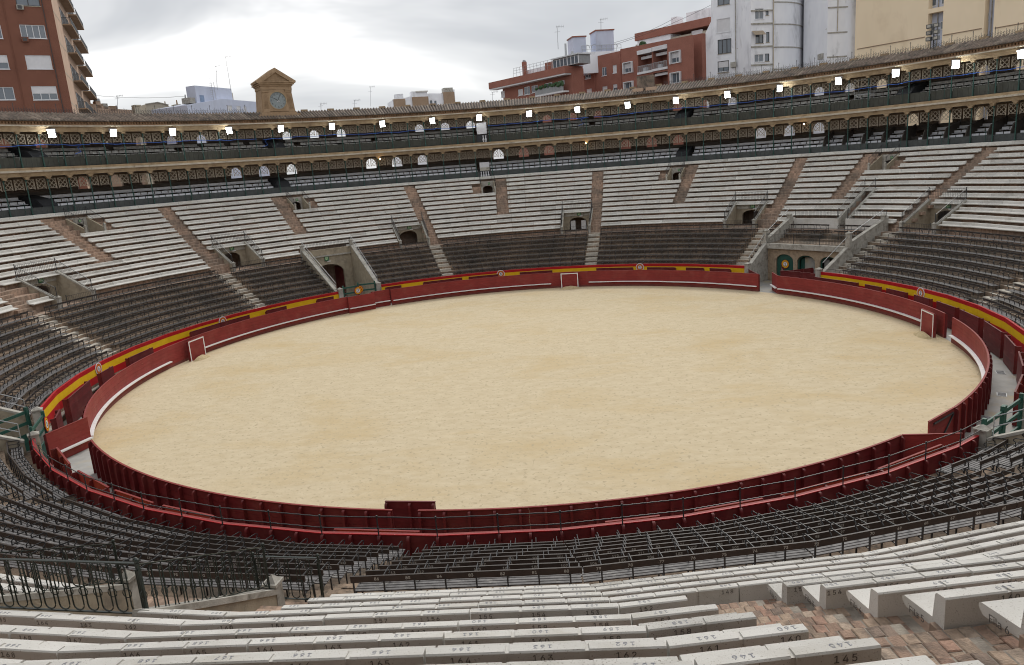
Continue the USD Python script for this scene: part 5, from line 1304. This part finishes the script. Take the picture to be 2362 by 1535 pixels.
for k in range(-2, 5):
    zz = zf0 + fl * k + .1
    for c0, c1 in ((.27, .58), (.64, .985)):
        u0, u1 = uf * c0, uf * c1
        bl = put(b, 'balcony', S.box(u0, u1, zz - .5, zz - .32, -.1, 1.25), 'tan_brick')
        mb = MB()
        for q in range(int((u1 - u0) / .16) + 1): uu = min(u1, u0 + .16 * q); mb.bar(S.at(uu, zz - .32, 1.2), S.at(uu, zz + .62, 1.2), .028)
        for q in range(7): mb.bar(S.at(u0, zz - .32, .17 * q), S.at(u0, zz + .62, .17 * q), .028); mb.bar(S.at(u1, zz - .32, .17 * q), S.at(u1, zz + .62, .17 * q), .028)
        mb.path([S.at(u0, zz + .62, 0), S.at(u0, zz + .62, 1.2), S.at(u1, zz + .62, 1.2), S.at(u1, zz + .62, 0)], .05)
        put(bl, 'balcony_rail', mb, 'black_iron', kind='stuff')
        bw = put(b, 'balcony_window', S.box(u0 + .05, u1 - .05, zz - .3, zz + 2.15, .01, .05), 'room_dark'); put(bw, 'frame', S.box((u0 + u1) / 2 - .05, (u0 + u1) / 2 + .05, zz - .3, zz + 1.9, .05, .09), 'window_frame')
        put(bw, 'door_jamb', S.box(u0 + .12, u0 + .22, zz - .3, zz + 1.9, .05, .09), 'window_frame')
    put(b, 'floor_band', S.box(.03, uf, zz - .52, zz - .40, .0, .03), 'beige_render')
for x, y in ((46, 18), (58, 92)):
    u, z = F.uz(x, y); a_ = put(b, 'air_conditioner', F.box(u - .42, u + .42, z - .3, z + .3, .05, .4), 'pale_stone' if y < 50 else 'tower_brick'); put(a_, 'fan_grille', F.box(u - .30, u + .18, z - .22, z + .22, .401, .415), 'black_iron')
for x0, x1, y in ((10, 58, 0), (97, 146, 0)):
    Pp = [F.at(*F.uz(x0 + (x1 - x0) * q, 255 * q), .06) for q in (0, 1)]; Pp[0] = F.at(F.uz(x0 + (x1 - x0), 255)[0], F.uz(100, -150)[1], .06); Pp[1] = F.at(F.uz(x1, 255)[0], 0, .06); put(b, 'drain_pipe', MB().tube(Pp, .05, 6), 'tower_brick' if x0 < 50 else 'frame_dark')

# low roofs between the tower and the clock
F = Facade((260, 255), 165, 0.02)
b = bld('low_brick_roof', 'low tan brick roof terrace with round chimneys beside the tower', F)
wallface(b, F, [(200, 237), (272, 252), (306, 254)], [], 'salmon_render', 6)
prism_px(b, F, 222, 234, 233, 250, 1.0, 'salmon_render', 'chimney'); prism_px(b, F, 238, 239, 249, 252, 1.0, 'pale_stone', 'vent_box'); prism_px(b, F, 254, 245, 271, 256, 1.4, 'tan_brick', 'chimney')
u, z = F.uz(227, 234); put(b, 'chimney_cap', MB().tube([F.at(u, z, -.5), F.at(u, z + .5, -.5)], [.62, .5], 10), 'lamp_body')
F = Facade((316, 260), 150, 0.0)
b = bld('chimney_stack', 'single pale capped chimney stack rising over the tiled roof at left', F)
prism_px(b, F, 311, 245, 323, 262, 1.1, 'beige_render', 'shaft', zb=-.35); prism_px(b, F, 309.5, 242.5, 324.5, 245.2, 1.4, 'beige_render', 'cap', .15)
F = Facade((380, 250), 175, 0.0)
b = bld('cream_roof_house', 'low cream roof house with sloping grey edge left of the white block', F)
wallface(b, F, [(336, 241), (363, 237), (387, 242), (390, 246), (430, 248)], [], 'beige_render', 7)
put(b, 'roof_edge', MB().path([F.at(*F.uz(335, 240.5), .1), F.at(*F.uz(363, 236.5), .1), F.at(*F.uz(388, 242.5), .1)], .35, .14), 'pale_stone')
prism_px(b, F, 405, 241, 418, 249, 2, 'pale_stone', 'stair_hut'); 
for x, y in ((384, 234), (411, 231)): u, z = F.uz(x, y + 10); put(b, 'flue', MB().tube([F.at(u, z, -.5), F.at(u, z + .9, -.5)], [.2, .1], 8), 'tan_brick')
F = Facade((505, 250), 160, 0.05)
b = bld('white_block', 'bluish white roof block with ladder and blue door left of the clock tower', F)
wallface(b, F, [(431, 243), (512, 228.5), (540, 231), (600, 236)], [(525, 244, 536, 256, 's', 1), (546, 245, 555, 256, 's', 1), (562, 246, 569, 257, 's', 1)], 'bluish_white', 9)
F2 = Facade((509, 215), 163, 0.08)
u0 = F2.uz(454, 220)[0]; u1 = F2.uz(509, 215)[0]; u2 = F2.uz(537, 218)[0]
put(b, 'stair_tower', F2.box(u0, u2, F2.uz(509, 245)[1], F2.uz(509, 202.5)[1], -2.4, -.2), 'bluish_white')
prism_px(b, F2, 537, 213, 547, 233, 5, 'beige_render', 'side_block', -1)
d = prism_px(b, F2, 464, 220, 473, 244, .1, 'shop_blue', 'blue_door', -.12)
lm = MB(); 
for x in (485.5, 491.5): u, zt_ = F2.uz(x, 190); lm.bar(F2.at(u, F2.uz(488, 250)[1], .1), F2.at(u, zt_, .1), .06)
ul, ur = F2.uz(485.5, 220)[0], F2.uz(491.5, 220)[0]
for q in range(14): zz = F2.uz(488, 250)[1] + q * .42; lm.bar(F2.at(ul, zz, .1), F2.at(ur, zz, .1), .04)
put(b, 'ladder', lm, 'steel', kind='stuff')
prism_px(b, F2, 443, 225, 455, 238, 2, 'pale_stone', 'water_tank', -.5); prism_px(b, F2, 460, 243.5, 478, 245, .9, 'frame_dark', 'door_canopy', .8)

# twin roofs right of the clock
F = Facade((980, 240), 185, -0.05)
b = bld('stair_towers', 'white roofs with brick stair towers on the skyline right of the clock', F)
wallface(b, F, [(906, 231), (935, 226), (949, 222), (990, 216), (1026, 216), (1048, 206)], [(992, 232, 997, 243, 'd', 1), (1002, 233, 1007, 243, 'd', 1)], 'white_render', 8)
prism_px(b, F, 908, 229, 935, 250, 2, 'tan_brick', 'brick_block', .3); prism_px(b, F, 912, 217.5, 930, 230, 2, 'white_render', 'stair_head', .2)
prism_px(b, F, 951, 224, 988, 248, 2.4, 'tan_brick', 'brick_block', .4); prism_px(b, F, 949, 211, 985, 224.5, 2.4, 'white_render', 'stair_head', .2); prism_px(b, F, 958, 210.5, 986, 213, 3, 'bench_concrete', 'roof_slab', .6)
prism_px(b, F, 1023, 213, 1048, 246, 2.4, 'tan_brick', 'brick_block', .5); prism_px(b, F, 1023, 203, 1044, 213.5, 2.2, 'pale_stone', 'stair_head', .3)

# red brick house with a long roof band
k = 1 / 3.937; fx_ = lambda x: 1180 + x * k; fy_ = lambda y: 50 + y * k
F = Facade((1230, 190), 128, -0.21)
b = bld('brick_house', 'low red brick house with long brick roof band and planted balcony', F)
W = [(fx_(58), fy_(615), fx_(104), fy_(672), 's', 1), (fx_(-98), fy_(632), fx_(-62), fy_(690), 's', 1), (fx_(112), fy_(592), fx_(168), fy_(664), '', 2), (fx_(180), fy_(580), fx_(240), fy_(645), '', 2)]
wallface(b, F, [(1158, fy_(545)), (1318, fy_(425))], W, 'red_brick', 2.5)
for x0, x1, y0, y1, d0, d1, m, nm in ((-160, 530, 505, 0, -.1, 1.3, 'red_brick', 'roof_band'),):
    uL, uR = F.uz(1141, 190)[0], F.uz(1318, 160)[0]; zt_ = F.uz(1230, 172)[1]; zb_ = F.uz(1230, 189.5)[1]
    put(b, nm, F.box(uL, uR, zb_ + .12, zt_, -2.4, 1.35), m); put(b, 'white_soffit', F.box(uL + .1, uR - .1, zb_ - .08, zb_ + .118, -.31, 1.30), 'shutter_white')
u0, u1 = F.uz(fx_(262), 205)[0], F.uz(fx_(520), 200)[0]; zb_ = F.uz(fx_(390), fy_(650))[1]
bl = put(b, 'balcony', F.box(u0, u1, zb_ - .25, zb_, 0, 1.2), 'shutter_white'); put(bl, 'front_panel', F.box(u0, u1, zb_, zb_ + .85, 1.12, 1.2), 'lamp_body')
lf = MB()
for q in range(60):
    c = F.at(u0 + (u1 - u0) * rnd.random() ** .7, zb_ + .8 + .5 * rnd.random(), 1.1 + .25 * rnd.random()); r = .10 + .12 * rnd.random()
    lf.tri(trimesh.creation.icosphere(subdivisions=1, radius=r), lambda V, c=c: c + V * (0.8 + .6 * meshkit.noise(V * 9 + c, 1)[:, None]))
put(bl, 'balcony_plants', lf, 'leaf_green', kind='stuff')
for x0, y0, x1, y1 in ((312, 557, 372, 602), (424, 538, 482, 575)): R = F.rect_px(fx_(x0), fy_(y0), fx_(x1), fy_(y1)); wn = put(b, 'window', F.box(*R, .02, .06), 'window_frame'); put(wn, 'pane', F.box(R[0] + .15, (R[0] + R[1]) / 2 - .05, R[2] + .1, R[3] - .1, .061, .07), 'window_glass'); put(wn, 'pane', F.box((R[0] + R[1]) / 2 + .05, R[1] - .15, R[2] + .1, R[3] - .1, .061, .07), 'window_glass')
F3 = Facade((1326, 190), 127, -0.03); put(b, 'white_end_wall', F3.box(F3.uz(1317, 190)[0], F3.uz(1339, 190)[0], -.35, F3.uz(1328, fy_(395))[1], -1.6, 0), 'white_render')
# glazed penthouse
u0, u1 = F.uz(fx_(385), 140)[0], F.uz(fx_(618), 140)[0]; z0_, z1_ = F.uz(fx_(500), fy_(405))[1], F.uz(fx_(500), fy_(322))[1]
gh = put(b, 'glazed_penthouse', F.box(u0, u1, z0_, z1_, -2.2, .2), 'lamp_body'); n = 7
for q in range(n): put(gh, 'pane', F.box(u0 + (u1 - u0) * q / n + .08, u0 + (u1 - u0) * (q + 1) / n - .08, z0_ + .15, z1_ - .25, .205, .23), 'window_glass')
for q in range(n + 1): uu = u0 + (u1 - u0) * q / n; put(gh, 'mullion', F.box(uu - .07, uu + .07, z0_, z1_ - .1, .205, .27), 'window_frame')
put(gh, 'roof_edge', F.box(u0 - .2, u1 + .2, z1_ - .02, z1_ + .16, -2.3, .5), 'aluminium')
u0, u1 = F.uz(fx_(40), 160)[0], F.uz(fx_(385), 140)[0]; zz = F.uz(1230, 172)[1]
put(b, 'roof_hut', F.box(u0 + .8, u1 - 3.5, zz, zz + 1.0, -2.3, -1), 'white_render'); put(b, 'roof_hut', F.box(u1 - 3.4, u1, zz, zz + 1.5, -2.3, -1), 'red_brick')
rl = MB()
for q in range(12): uu = u0 + (u1 - u0) * q / 11; rl.bar(F.at(uu, zz, .6), F.at(uu, zz + 1.5, .6), .05)
for zq in (1.5, 1.1, .7): rl.bar(F.at(u0, zz + zq, .6), F.at(u1, zz + zq, .6), .035)
put(b, 'roof_railing', rl, 'lamp_body', kind='stuff')
u, z = F.uz(1205, 163); put(b, 'chimney', F.box(u - .28, u + .28, zz - .5, F.uz(1205, 143)[1], -.8, -.2), 'red_brick'); put(b, 'chimney_cap', MB().sphere(F.at(u, F.uz(1205, 142)[1], -.5), .3, 1), 'lamp_body')
for x, yb, yt, r in ((1289, 130, 100, .16), (1303.5, 128, 119, .2)): u, z = F.uz(x, yb); put(b, 'flue', MB().tube([F.at(u, z - .8, -1.5), F.at(u, z + .6, -1.5), F.at(u, F.uz(x, yt)[1], -1.5)], [r * 1.6, r, r], 8), 'steel')

# red brick apartments with balconies
F = Facade((1500, 150), 122, -0.205)
b = bld('brick_apartments', 'red brick apartment house with two recessed balconies behind the tiled roof', F)
Wp = [(665, 445, 720, 522, '', 2), (820, 415, 862, 493, '', 2), (918, 395, 955, 470, 's', 1), (1025, 375, 1098, 465, 'h', 2), (1450, 275, 1533, 375, 'h', 2), (1457, 467, 1535, 558, '', 2), (1032, 552, 1104, 615, '', 2), (825, 588, 870, 640, 's', 1), (922, 570, 960, 630, 'h', 1), (680, 612, 728, 650, 's', 1)]
W = [(fx_(x0), fy_(y0), fx_(x1), fy_(y1), kd, n) for x0, y0, x1, y1, kd, n in Wp] + [(fx_(1148), fy_(288), fx_(1276), fy_(470), 'hole'), (fx_(1282), fy_(255), fx_(1414), fy_(440), 'hole'), (fx_(1152), fy_(490), fx_(1278), fy_(640), 'hole'), (fx_(1284), fy_(460), fx_(1420), fy_(620), 'hole')]
wallface(b, F, [(fx_(625), fy_(348)), (fx_(985), fy_(268)), (fx_(987), fy_(252)), (fx_(1640), fy_(122))], W, 'red_brick', 0)
ul, ur = F.uz(fx_(625), 150)[0], F.uz(fx_(1640), 120)[0]
zt_ = F.uz(fx_(800), fy_(300))[1]
put(b, 'rear_block', F.box(ul + .05, ur - .05, -.35, zt_, -10, -2.2), 'red_brick')
for w in W[-4:]:
    R = F.rect_px(*w[:4]); put(b, 'recess', F.box(R[0] - .1, R[1] + .1, R[2] - .1, R[3] + .1, -2.19, -2.12), 'red_brick')
    for uu in (R[0] - .12, R[1] + .02): put(b, 'recess_side', F.box(uu, uu + .1, R[2] - .1, R[3] + .1, -2.1, -.302), 'red_brick')
    put(b, 'recess_slab', F.box(R[0] - .1, R[1] + .1, R[3] + .0, R[3] + .15, -2.1, -.302), 'shutter_white')
    up_ = w[1] < fy_(400)
    if up_:
        put(b, 'white_beam', F.box(R[0] - .05, R[1] + .05, R[3] - .05, R[3] + .55, -.05, .12), 'shutter_white')
        bl = put(b, 'balcony', F.box(R[0] - .1, R[1] + .1, R[2] - .05, R[2] + .28, -2.1, .18), 'shutter_white'); mb = MB(); nq = int((R[1] - R[0]) / .14)
        for q in range(nq + 1): uu = R[0] + (R[1] - R[0]) * q / nq; mb.bar(F.at(uu, R[2] + .28, .1), F.at(uu, R[2] + 1.15, .1), .03)
        mb.bar(F.at(R[0], R[2] + 1.15, .1), F.at(R[1], R[2] + 1.15, .1), .06); put(bl, 'balcony_rail', mb, 'steel', kind='stuff')
        dr = put(b, 'balcony_door', F.box(R[0] + (R[1] - R[0]) * .55, R[0] + (R[1] - R[0]) * .92, R[2] + .3, R[2] + 2.3, -2.11, -2.05), 'shutter_white'); put(dr, 'pane', F.box(R[0] + (R[1] - R[0]) * .60, R[0] + (R[1] - R[0]) * .72, R[2] + .5, R[2] + 2.1, -2.049, -2.03), 'window_glass')
        put(b, 'folded_awning', F.box(R[0] + .1, R[1] - .1, R[3] - .75, R[3] - .35, -.9, -.6), 'shutter_white')
        put(b, 'garden_chair', F.box(R[0] + .5, R[0] + 1.2, R[2] + .28, R[2] + .9, -1.0, -.5), 'board_white')
    else:
        put(b, 'folded_awning', F.box(R[0] + .1, R[1] - .1, R[3] - .45, R[3] - .1, -.6, -.31), 'lamp_body' if w[0] < fx_(1200) else 'shutter_white')
        if w[0] < fx_(1200): put(b, 'grey_blind', F.box(R[0] + .1, R[1] - .1, R[2], R[3] - .5, -1.5, -1.42), 'lamp_body')
        else: dr = put(b, 'balcony_door', F.box(R[1] - 1.5, R[1] - .4, R[2], R[3] - .4, -2.11, -2.02), 'shutter_white'); put(dr, 'pane', F.box(R[1] - 1.3, R[1] - .7, R[2] + .3, R[3] - .7, -2.019, -2.0), 'window_glass')
for w in W[3:7:1] + []:
    R = F.rect_px(*w[:4]); mb = MB()
    for a0, a1, c0, c1 in ((R[0] - .16, R[1] + .16, R[3], R[3] + .12), (R[0] - .16, R[0], R[2] - .1, R[3]), (R[1], R[1] + .16, R[2] - .1, R[3])): v = F.box(a0, a1, c0, c1, -.05, .35); mb.add(v.v[0], v.f)
    put(b, 'window_surround', mb, 'shutter_white')
for x in (fx_(752), fx_(990)): u = F.uz(x, 160)[0]; put(b, 'pilaster', F.box(u - .12, u + .12, -.35, F.uz(x, fy_(330) if x < 1400 else fy_(262))[1] - .3, 0, .12), 'red_brick')
# white lift houses and roof plant on it
F4 = Facade((1395, 110), 131, -0.05)
for x0, y0, x1, y1 in ((1322, 86, 1352, 128), (1375, 71, 1416, 110)):
    R = F4.rect_px(x0, y0, x1, y1); l = put(b, 'lift_house', F4.box(R[0], R[1], R[2] - 3, R[3], -3.2, 0), 'bluish_white'); put(l, 'roof_slab', F4.box(R[0] - .12, R[1] + .12, R[3], R[3] + .18, -3.3, .12), 'red_brick')
R = F4.rect_px(1342, 116, 1432, 124); put(b, 'roof_terrace', F4.box(R[0], R[1], R[2] - 3, R[2] + .3, -5, .3), 'white_render')
mb = MB()
for q in range(9): uu = R[0] + (R[1] - R[0]) * q / 8; mb.bar(F4.at(uu, R[2], .2), F4.at(uu, R[2] + 1.3, .2), .06)
for zq in (.7, 1.3): mb.bar(F4.at(R[0], R[2] + zq, .2), F4.at(R[1], R[2] + zq, .2), .05)
for q in range(5): c = F4.at(R[0] + 1 + q * 1.2, R[2] + .9, -.3); mb.tube([c + F4.h * .5 * math.cos(tq) + up * .6 * math.sin(tq) for tq in np.linspace(0, math.pi, 7)], .05, 5)
put(b, 'roof_pipes', mb, 'steel', kind='stuff')
pl = MB()
for q in range(24):
    c = F.at(F.uz(fx_(1147), fy_(215))[0] + rnd.uniform(-.45, .45), F.uz(fx_(1147), fy_(215))[1] + rnd.uniform(-.2, .4), -1 + rnd.uniform(-.3, .3)); pl.tri(trimesh.creation.icosphere(subdivisions=1, radius=.16 + .1 * rnd.random()), lambda V, c=c: c + V * (0.7 + .8 * meshkit.noise(V * 8 + c, 1)[:, None]))
put(b, 'roof_plant', pl, 'leaf_green', kind='stuff')
# penthouse behind
F5 = Facade((1580, 85), 142, -0.21)
b = bld('penthouse_block', 'brick banded penthouse block rising behind the brick apartments', F5)
wallface(b, F5, [(1466, 104), (1640, 68)], [(1595, 70, 1620, 82, 's', 1)], 'beige_render', 9)
uL, uR = F5.uz(1468, 90)[0], F5.uz(1640, 60)[0]; z1_ = F5.uz(1550, 60)[1]; z0_ = F5.uz(1550, 78)[1]
put(b, 'brick_band', F5.box(uL, uR, z0_, z1_, -6, .5), 'red_brick'); put(b, 'white_wall', F5.box(uL + .4, F5.uz(1548, 80)[0], z0_ - 3.2, z0_ - .02, -3, .25), 'white_render')
prism_px(b, F5, 1567, 20, 1640, 50, 6, 'white_render', 'roof_house', -2); prism_px(b, F5, 1532, 38, 1545, 58, 2, 'white_render', 'roof_house', -2)

# white apartment house
F = Facade((1700, 130), 118, -0.13)
b = bld('white_apartments', 'tall white apartment house with mixed windows and a rounded white end', F)
gx = lambda x: 1762 + x * k
W = [(fx_(1862), 43, fx_(1985), 75, 's', 2), (fx_(1872), fy_(160), fx_(1995), fy_(292), 'd', 3), (fx_(1872), fy_(358), fx_(1975), fy_(465), 'dh', 2), (fx_(2050), fy_(124), fx_(2150), fy_(235), 'd', 2), (fx_(2047), fy_(332), fx_(2155), fy_(460), 's', 1),
     (1655, -10, 1683, 12, 'd', 2), (1700, 28, 1726, 52, '', 2), (fx_(1872), 165, fx_(1975), 190, 's', 1)]
wallface(b, F, [(1598, fy_(300)), (1605, fy_(290)), (1640, fy_(0)), (1640, -60), (1733, -75)], W, 'white_render', 10)
Fb = Facade((1757, 120), 115.5, -0.05)
u0, u1 = Fb.uz(1732, 100)[0], Fb.uz(1790, 100)[0]
Wb = [(gx(-20) - 14, fy_(113), gx(-20) + 4, fy_(198), 'd', 2), (fx_(2312), fy_(95), fx_(2342), fy_(190), 'd', 1), (fx_(2205), fy_(297), fx_(2290), fy_(370), '', 2), (fx_(2300), fy_(292), fx_(2340), fy_(362), 'd', 1), (fx_(2210), 20, fx_(2290), 45, '', 2), (1766, 25, 1773, 36, 'd', 1)]
wallface(b, Fb, [(1732, -75), (1783, -75)], Wb, 'white_render', 6, 'bay_wall')
# rounded end
u = Fb.uz(1783, 100); C = Fb.at(u[0], 0, -8.4); ztop = 42.0; V = []; n = 18
def arcwall(z0, z1, r0, r1):
    mb = MB(); V = []; 
    for q in range(n + 1):
        an = math.pi / 2 * q / n * 1.05; d = Fb.n * math.cos(an) + Fb.h * math.sin(an)
        for r in (r0, r1):
            for z in (z0, z1): V.append(C + d * r * [1, 1, 1] + up * z)
    F_ = []
    for q in range(n): a_ = q * 4; F_ += [[a_ + 2, a_ + 6, a_ + 7, a_ + 3], [a_ + 1, a_ + 3, a_ + 7, a_ + 5], [a_, a_ + 4, a_ + 6, a_ + 2], [a_, a_ + 1, a_ + 5, a_ + 4]]
    return mb.add(V, F_)
put(b, 'rounded_wall', arcwall(-.35, ztop, 7.4, 8.4), 'white_render')
for y in (5, 56, 109, 160): z = Fb.uz(1800, y)[1]; put(b, 'joint_band', arcwall(z - .08, z + .08, 8.401, 8.45), 'pale_stone')
for y in (25, 55, 108, 150): z = Fb.uz(1757, y)[1]; put(b, 'floor_band', Fb.box(u0, Fb.uz(1783, 100)[0], z - .1, z + .1, .0, .12), 'pale_stone')
for x in (1786, 1697): u = F.uz(x, 100)[0] if x < 1700 else None; (put(b, 'drain_pipe', MB().tube([F.at(u, -.3, .08), F.at(u, 42, .08)], .06, 6), 'pale_stone') if u is not None else put(b, 'drain_pipe', MB().tube([C + Fb.n * 8.5 + up * z for z in (-.3, 42)], .08, 6), 'cornice_lip'))
R = F.rect_px(fx_(2172), fy_(85), fx_(2280), fy_(135)); aw = MB(); q = Fb.rect_px(fx_(2180), fy_(85), fx_(2282), fy_(130))
aw.add([Fb.at(q[0], q[3], .05), Fb.at(q[1], q[3], .05), Fb.at(q[1], q[2], .9), Fb.at(q[0], q[2], .9)], [[0, 1, 2, 3]]); put(b, 'awning', aw, 'awning_cloth', 'sand-coloured cloth awning')
for x, y in ((fx_(2018), fy_(393)), (fx_(2325), fy_(400))): u, z = F.uz(x, y); put(b, 'air_conditioner', F.box(u - .4, u + .4, z - .35, z + .35, .05, .4), 'pale_stone')

# next white house with an oblique window front
Fl = Facade((1885, 80), 119, -0.42)
b = bld('grey_white_house', 'greyish white house wedged between the rounded end and the cream wall', Fl)
W = [(1876, 50, 1884.5, 85, 'd', 1), (1901, 33, 1907.5, 68, 'd', 1), (1888, 45, 1892, 82, 'd', 1), (1889, 98, 1898, 135, 's', 1), (1876, 108, 1884, 140, 's', 1), (1867, 66, 1872, 86, 's', 1), (1901, 95, 1907, 125, 's', 1), (1890, 12, 1906, 24, 's', 2)]
wallface(b, Fl, [(1848, -60), (1908.5, -80)], W, 'white_render', 5)
uR = Fl.uz(1908.5, 80)[0]; Fr = Facade(P=Fl.at(uR, 0), h=Facade((1940, 80), 119, -0.055).h)
ue = Fr.uz(1973, 80)[0]
put(b, 'flat_wall', Fr.box(0, ue, -.35, 42, -6, 0), 'white_render')
for y in (17, 75, 131): z = Fr.uz(1940, y)[1]; put(b, 'joint_band', Fr.box(0, ue, z - .09, z + .09, 0.001, .06), 'pale_stone')
u = Fr.uz(1931, 60)[0]; put(b, 'drain_pipe', MB().tube([Fr.at(u, Fr.uz(1931, 72)[1], .08), Fr.at(u, 42, .08)], .06, 6), 'cornice_lip')
u, z = Fr.uz(1898, 128); put(b, 'air_conditioner', Fl.box(Fl.uz(1894, 128)[0], Fl.uz(1902, 128)[0], z - .35, z + .35, .05, .5), 'pale_stone')

# cream blank wall
F = Facade((2100, 70), 113, -0.19)
b = bld('cream_building', 'large blank cream wall with two white light wells at the top right', F)
x2w, x3w = (1762 + 1487 * k, 1762 + 1625 * k), (1762 + 2000 * k, 1762 + 2088 * k)
zt_ = 46.0
def cwall(xa, xb, ya): 
    ua, ub = F.uz(xa, ya)[0], F.uz(xb, ya)[0]; put(b, 'wall', F.box(ua, ub, -.35, zt_, -9, 0), 'cream_render'); return ua, ub
cwall(1973, x2w[0], 60); cwall(x2w[1], x3w[0], 50); cwall(x3w[1], 2480, 40)
for (xa, xb), hb in ((x2w, True), (x3w, False)):
    ua, ub = F.uz(xa, 60)[0], F.uz(xb, 60)[0]
    wv = put(b, 'light_well', F.box(ua, ub, -.35, zt_ if not hb else F.uz((xa + xb) / 2, 20)[1], -9, -1.0), 'bluish_white')
    if hb: put(b, 'cross_beam', F.box(ua, ub, F.uz((xa + xb) / 2, 29)[1], F.uz((xa + xb) / 2, 18.5)[1], -9, -.02), 'cream_render'); put(b, 'light_well', F.box(ua, ub, F.uz((xa + xb) / 2, 18)[1], zt_, -9, -1.0), 'bluish_white')
    Fw = Facade(P=F.at(0, 0, -.99), h=F.h)
    for y in ((62, 5) if hb else (40,)):
        z = Fw.uz((xa + xb) / 2, y)[1]; um = (ua + ub) / 2
        for du, w_ in ((.35, .35), (-.75, .55)):
            wn = put(b, 'window', Fw.box(um + du - w_ * .5, um + du + w_ * .5, z - .5, z + .5, .01, .06), 'window_frame'); put(wn, 'pane', Fw.box(um + du - w_ * .4, um + du + w_ * .4, z - .4, z + .4, .061, .07), 'window_glass')
    put(b, 'drain_pipe', MB().tube([Fw.at((ua + ub) / 2 - .2, -.3, .08), Fw.at((ua + ub) / 2 - .2, zt_ - 1, .08)], .06, 6), 'pale_stone')
for xa, xb, ya in ((1978, 2133, 100), (2176, 2264, 74), (2296, 2400, 56)):
    z = F.uz((xa + xb) / 2, ya)[1]; put(b, 'ledge_line', F.box(F.uz(xa, ya)[0], F.uz(xb, ya)[0], z - .05, z + .05, .001, .06), 'tan_brick')

# antennas and wires
for k_, (x, yb, yt, dist, lean, lab) in enumerate([(532, 204, 131, 160, -12, 'tall leaning antenna on the white block'), (500, 200, 153, 162, -2, 'shorter antenna on the white block'), (854, 240, 201, 190, 0, 'thin antenna right of the clock tower'), (1287, 105, 62, 128, -2, 'tall antenna on the brick house roof'), (1386, 72, 45, 131, 0, 'antenna on the white lift house'), (270, 245, 222, 165, 0, 'antenna on the low brick roof'), (1136, 232, 213, 150, 0, 'small antenna left of the brick house'), (640 + 100, 258, 240, 150, 0, 'short antenna just right of the clock'), (818, 256, 232, 150, 0, 'faint antenna above the roof between clock and towers')]):
    p = groundpt((x, yb), dist); q = groundpt((x + lean, yt), dist)
    t = thing('antenna', lab + ', thin steel mast', 'antenna', p)
    put(t, 'mast', MB().tube([p - up * .6, q], .045, 5), 'steel'); mb = MB(); e = RGT * [1, 1, 0]
    mb.bar(q - e * .2, q + e * 1.1, .05)
    for s in range(5): mb.bar(q + e * (-.1 + .28 * s) - up * .22, q + e * (-.1 + .28 * s) + up * .22, .03)
    c = p + (q - p) * .72; mb.bar(c - e * .45, c + e * .45, .04); put(t, 'aerial', mb, 'steel')
p0, p1 = groundpt((214, 220), 160), groundpt((427, 222), 165); P = [p0 + (p1 - p0) * t_ - up * (1.2 * 4 * t_ * (1 - t_)) * .35 for t_ in np.linspace(0, 1, 15)]
setting('overhead_wire', MB().tube(P, .03, 4), 'frame_dark', 'thin dark wire slung across the sky left of the white block', 'wire', None)
p = groundpt((427, 252), 165); q = groundpt((427, 219), 165); setting('wire_pole', MB().tube([p - up, q], [.14, .1], 6), 'frame_dark', 'dark leaning pole holding the overhead wire beside the white block', 'pole', None)
for k_, (a, b_) in enumerate([((1416, 99), (1560, 40)), ((1416, 104), (1640, 12))]):
    p0, p1 = groundpt(a, 134), groundpt(b_, 134); P = [p0 + (p1 - p0) * t_ - up * .8 * 4 * t_ * (1 - t_) * .5 for t_ in np.linspace(0, 1, 13)]
    setting('overhead_wire', MB().tube(P, .025, 4), 'frame_dark', ['upper', 'lower'][k_] + ' of two wires rising to the right above the brick apartments', 'wire', None)

# ------------------------------------------------------------------ small things
for k_, (r, a) in enumerate([(26.83, 66.2), (26.6, 57.8), (26.3, 49.4)]):
    ax = tang(a); C = pt(r + .05, a, -.01, False); t = thing('drain_grate', 'grey iron drain grate in the alley floor at the right, %s' % ['farthest of three', 'middle of three', 'nearest of three'][k_], 'grate', C, 'drain grates in the alley floor')
    put(t, 'frame', MB().box(C, .62, .42, .012, ax), 'steel')
    for q in range(7): put(t, 'bar', MB().box(C + ax * (-.24 + .08 * q) + up * .0125, .035, .34, .012, ax), 'lamp_body')
a = 4.05; z = ZT(9) + .03
v = ray(2216, 1491); tt = (8.95 - CAM[2]) / v[2]; C = CAM + v * tt
for q in range(40):
    rr = math.hypot(C[0], C[1]); jj = int((rr - 36.98) / .91); zz = ZT(jj) + .045; tt = (zz - CAM[2]) / v[2]; C = CAM + v * tt
t = thing('paper_scrap', 'crumpled white paper scrap with tail lying on the brick aisle', 'litter', C)
e = np.array([RGT[0], RGT[1], 0]); e /= np.linalg.norm(e)
put(t, 'knot', MB().tri(trimesh.creation.icosphere(subdivisions=2, radius=.017), lambda V: C + e * .035 + up * .012 + V * (.6 + .9 * meshkit.noise(V * 90, 3)[:, None])), 'paper_white'); put(t, 'tail', MB().path([C + e * .03 + up * .004, C - e * .02 + up * .004, C - e * .07 + up * .008], .012, .003), 'paper_white')
print('triangles', NTRI[0])
import os
if os.environ.get('DEVCHECK'):
    for p in stage.GetPrimAtPath('/World').GetChildren():
        l = p.GetCustomDataByKey('label')
        if l and len(l.split()) > 16: print('LONG', len(l.split()), p.GetName(), l)
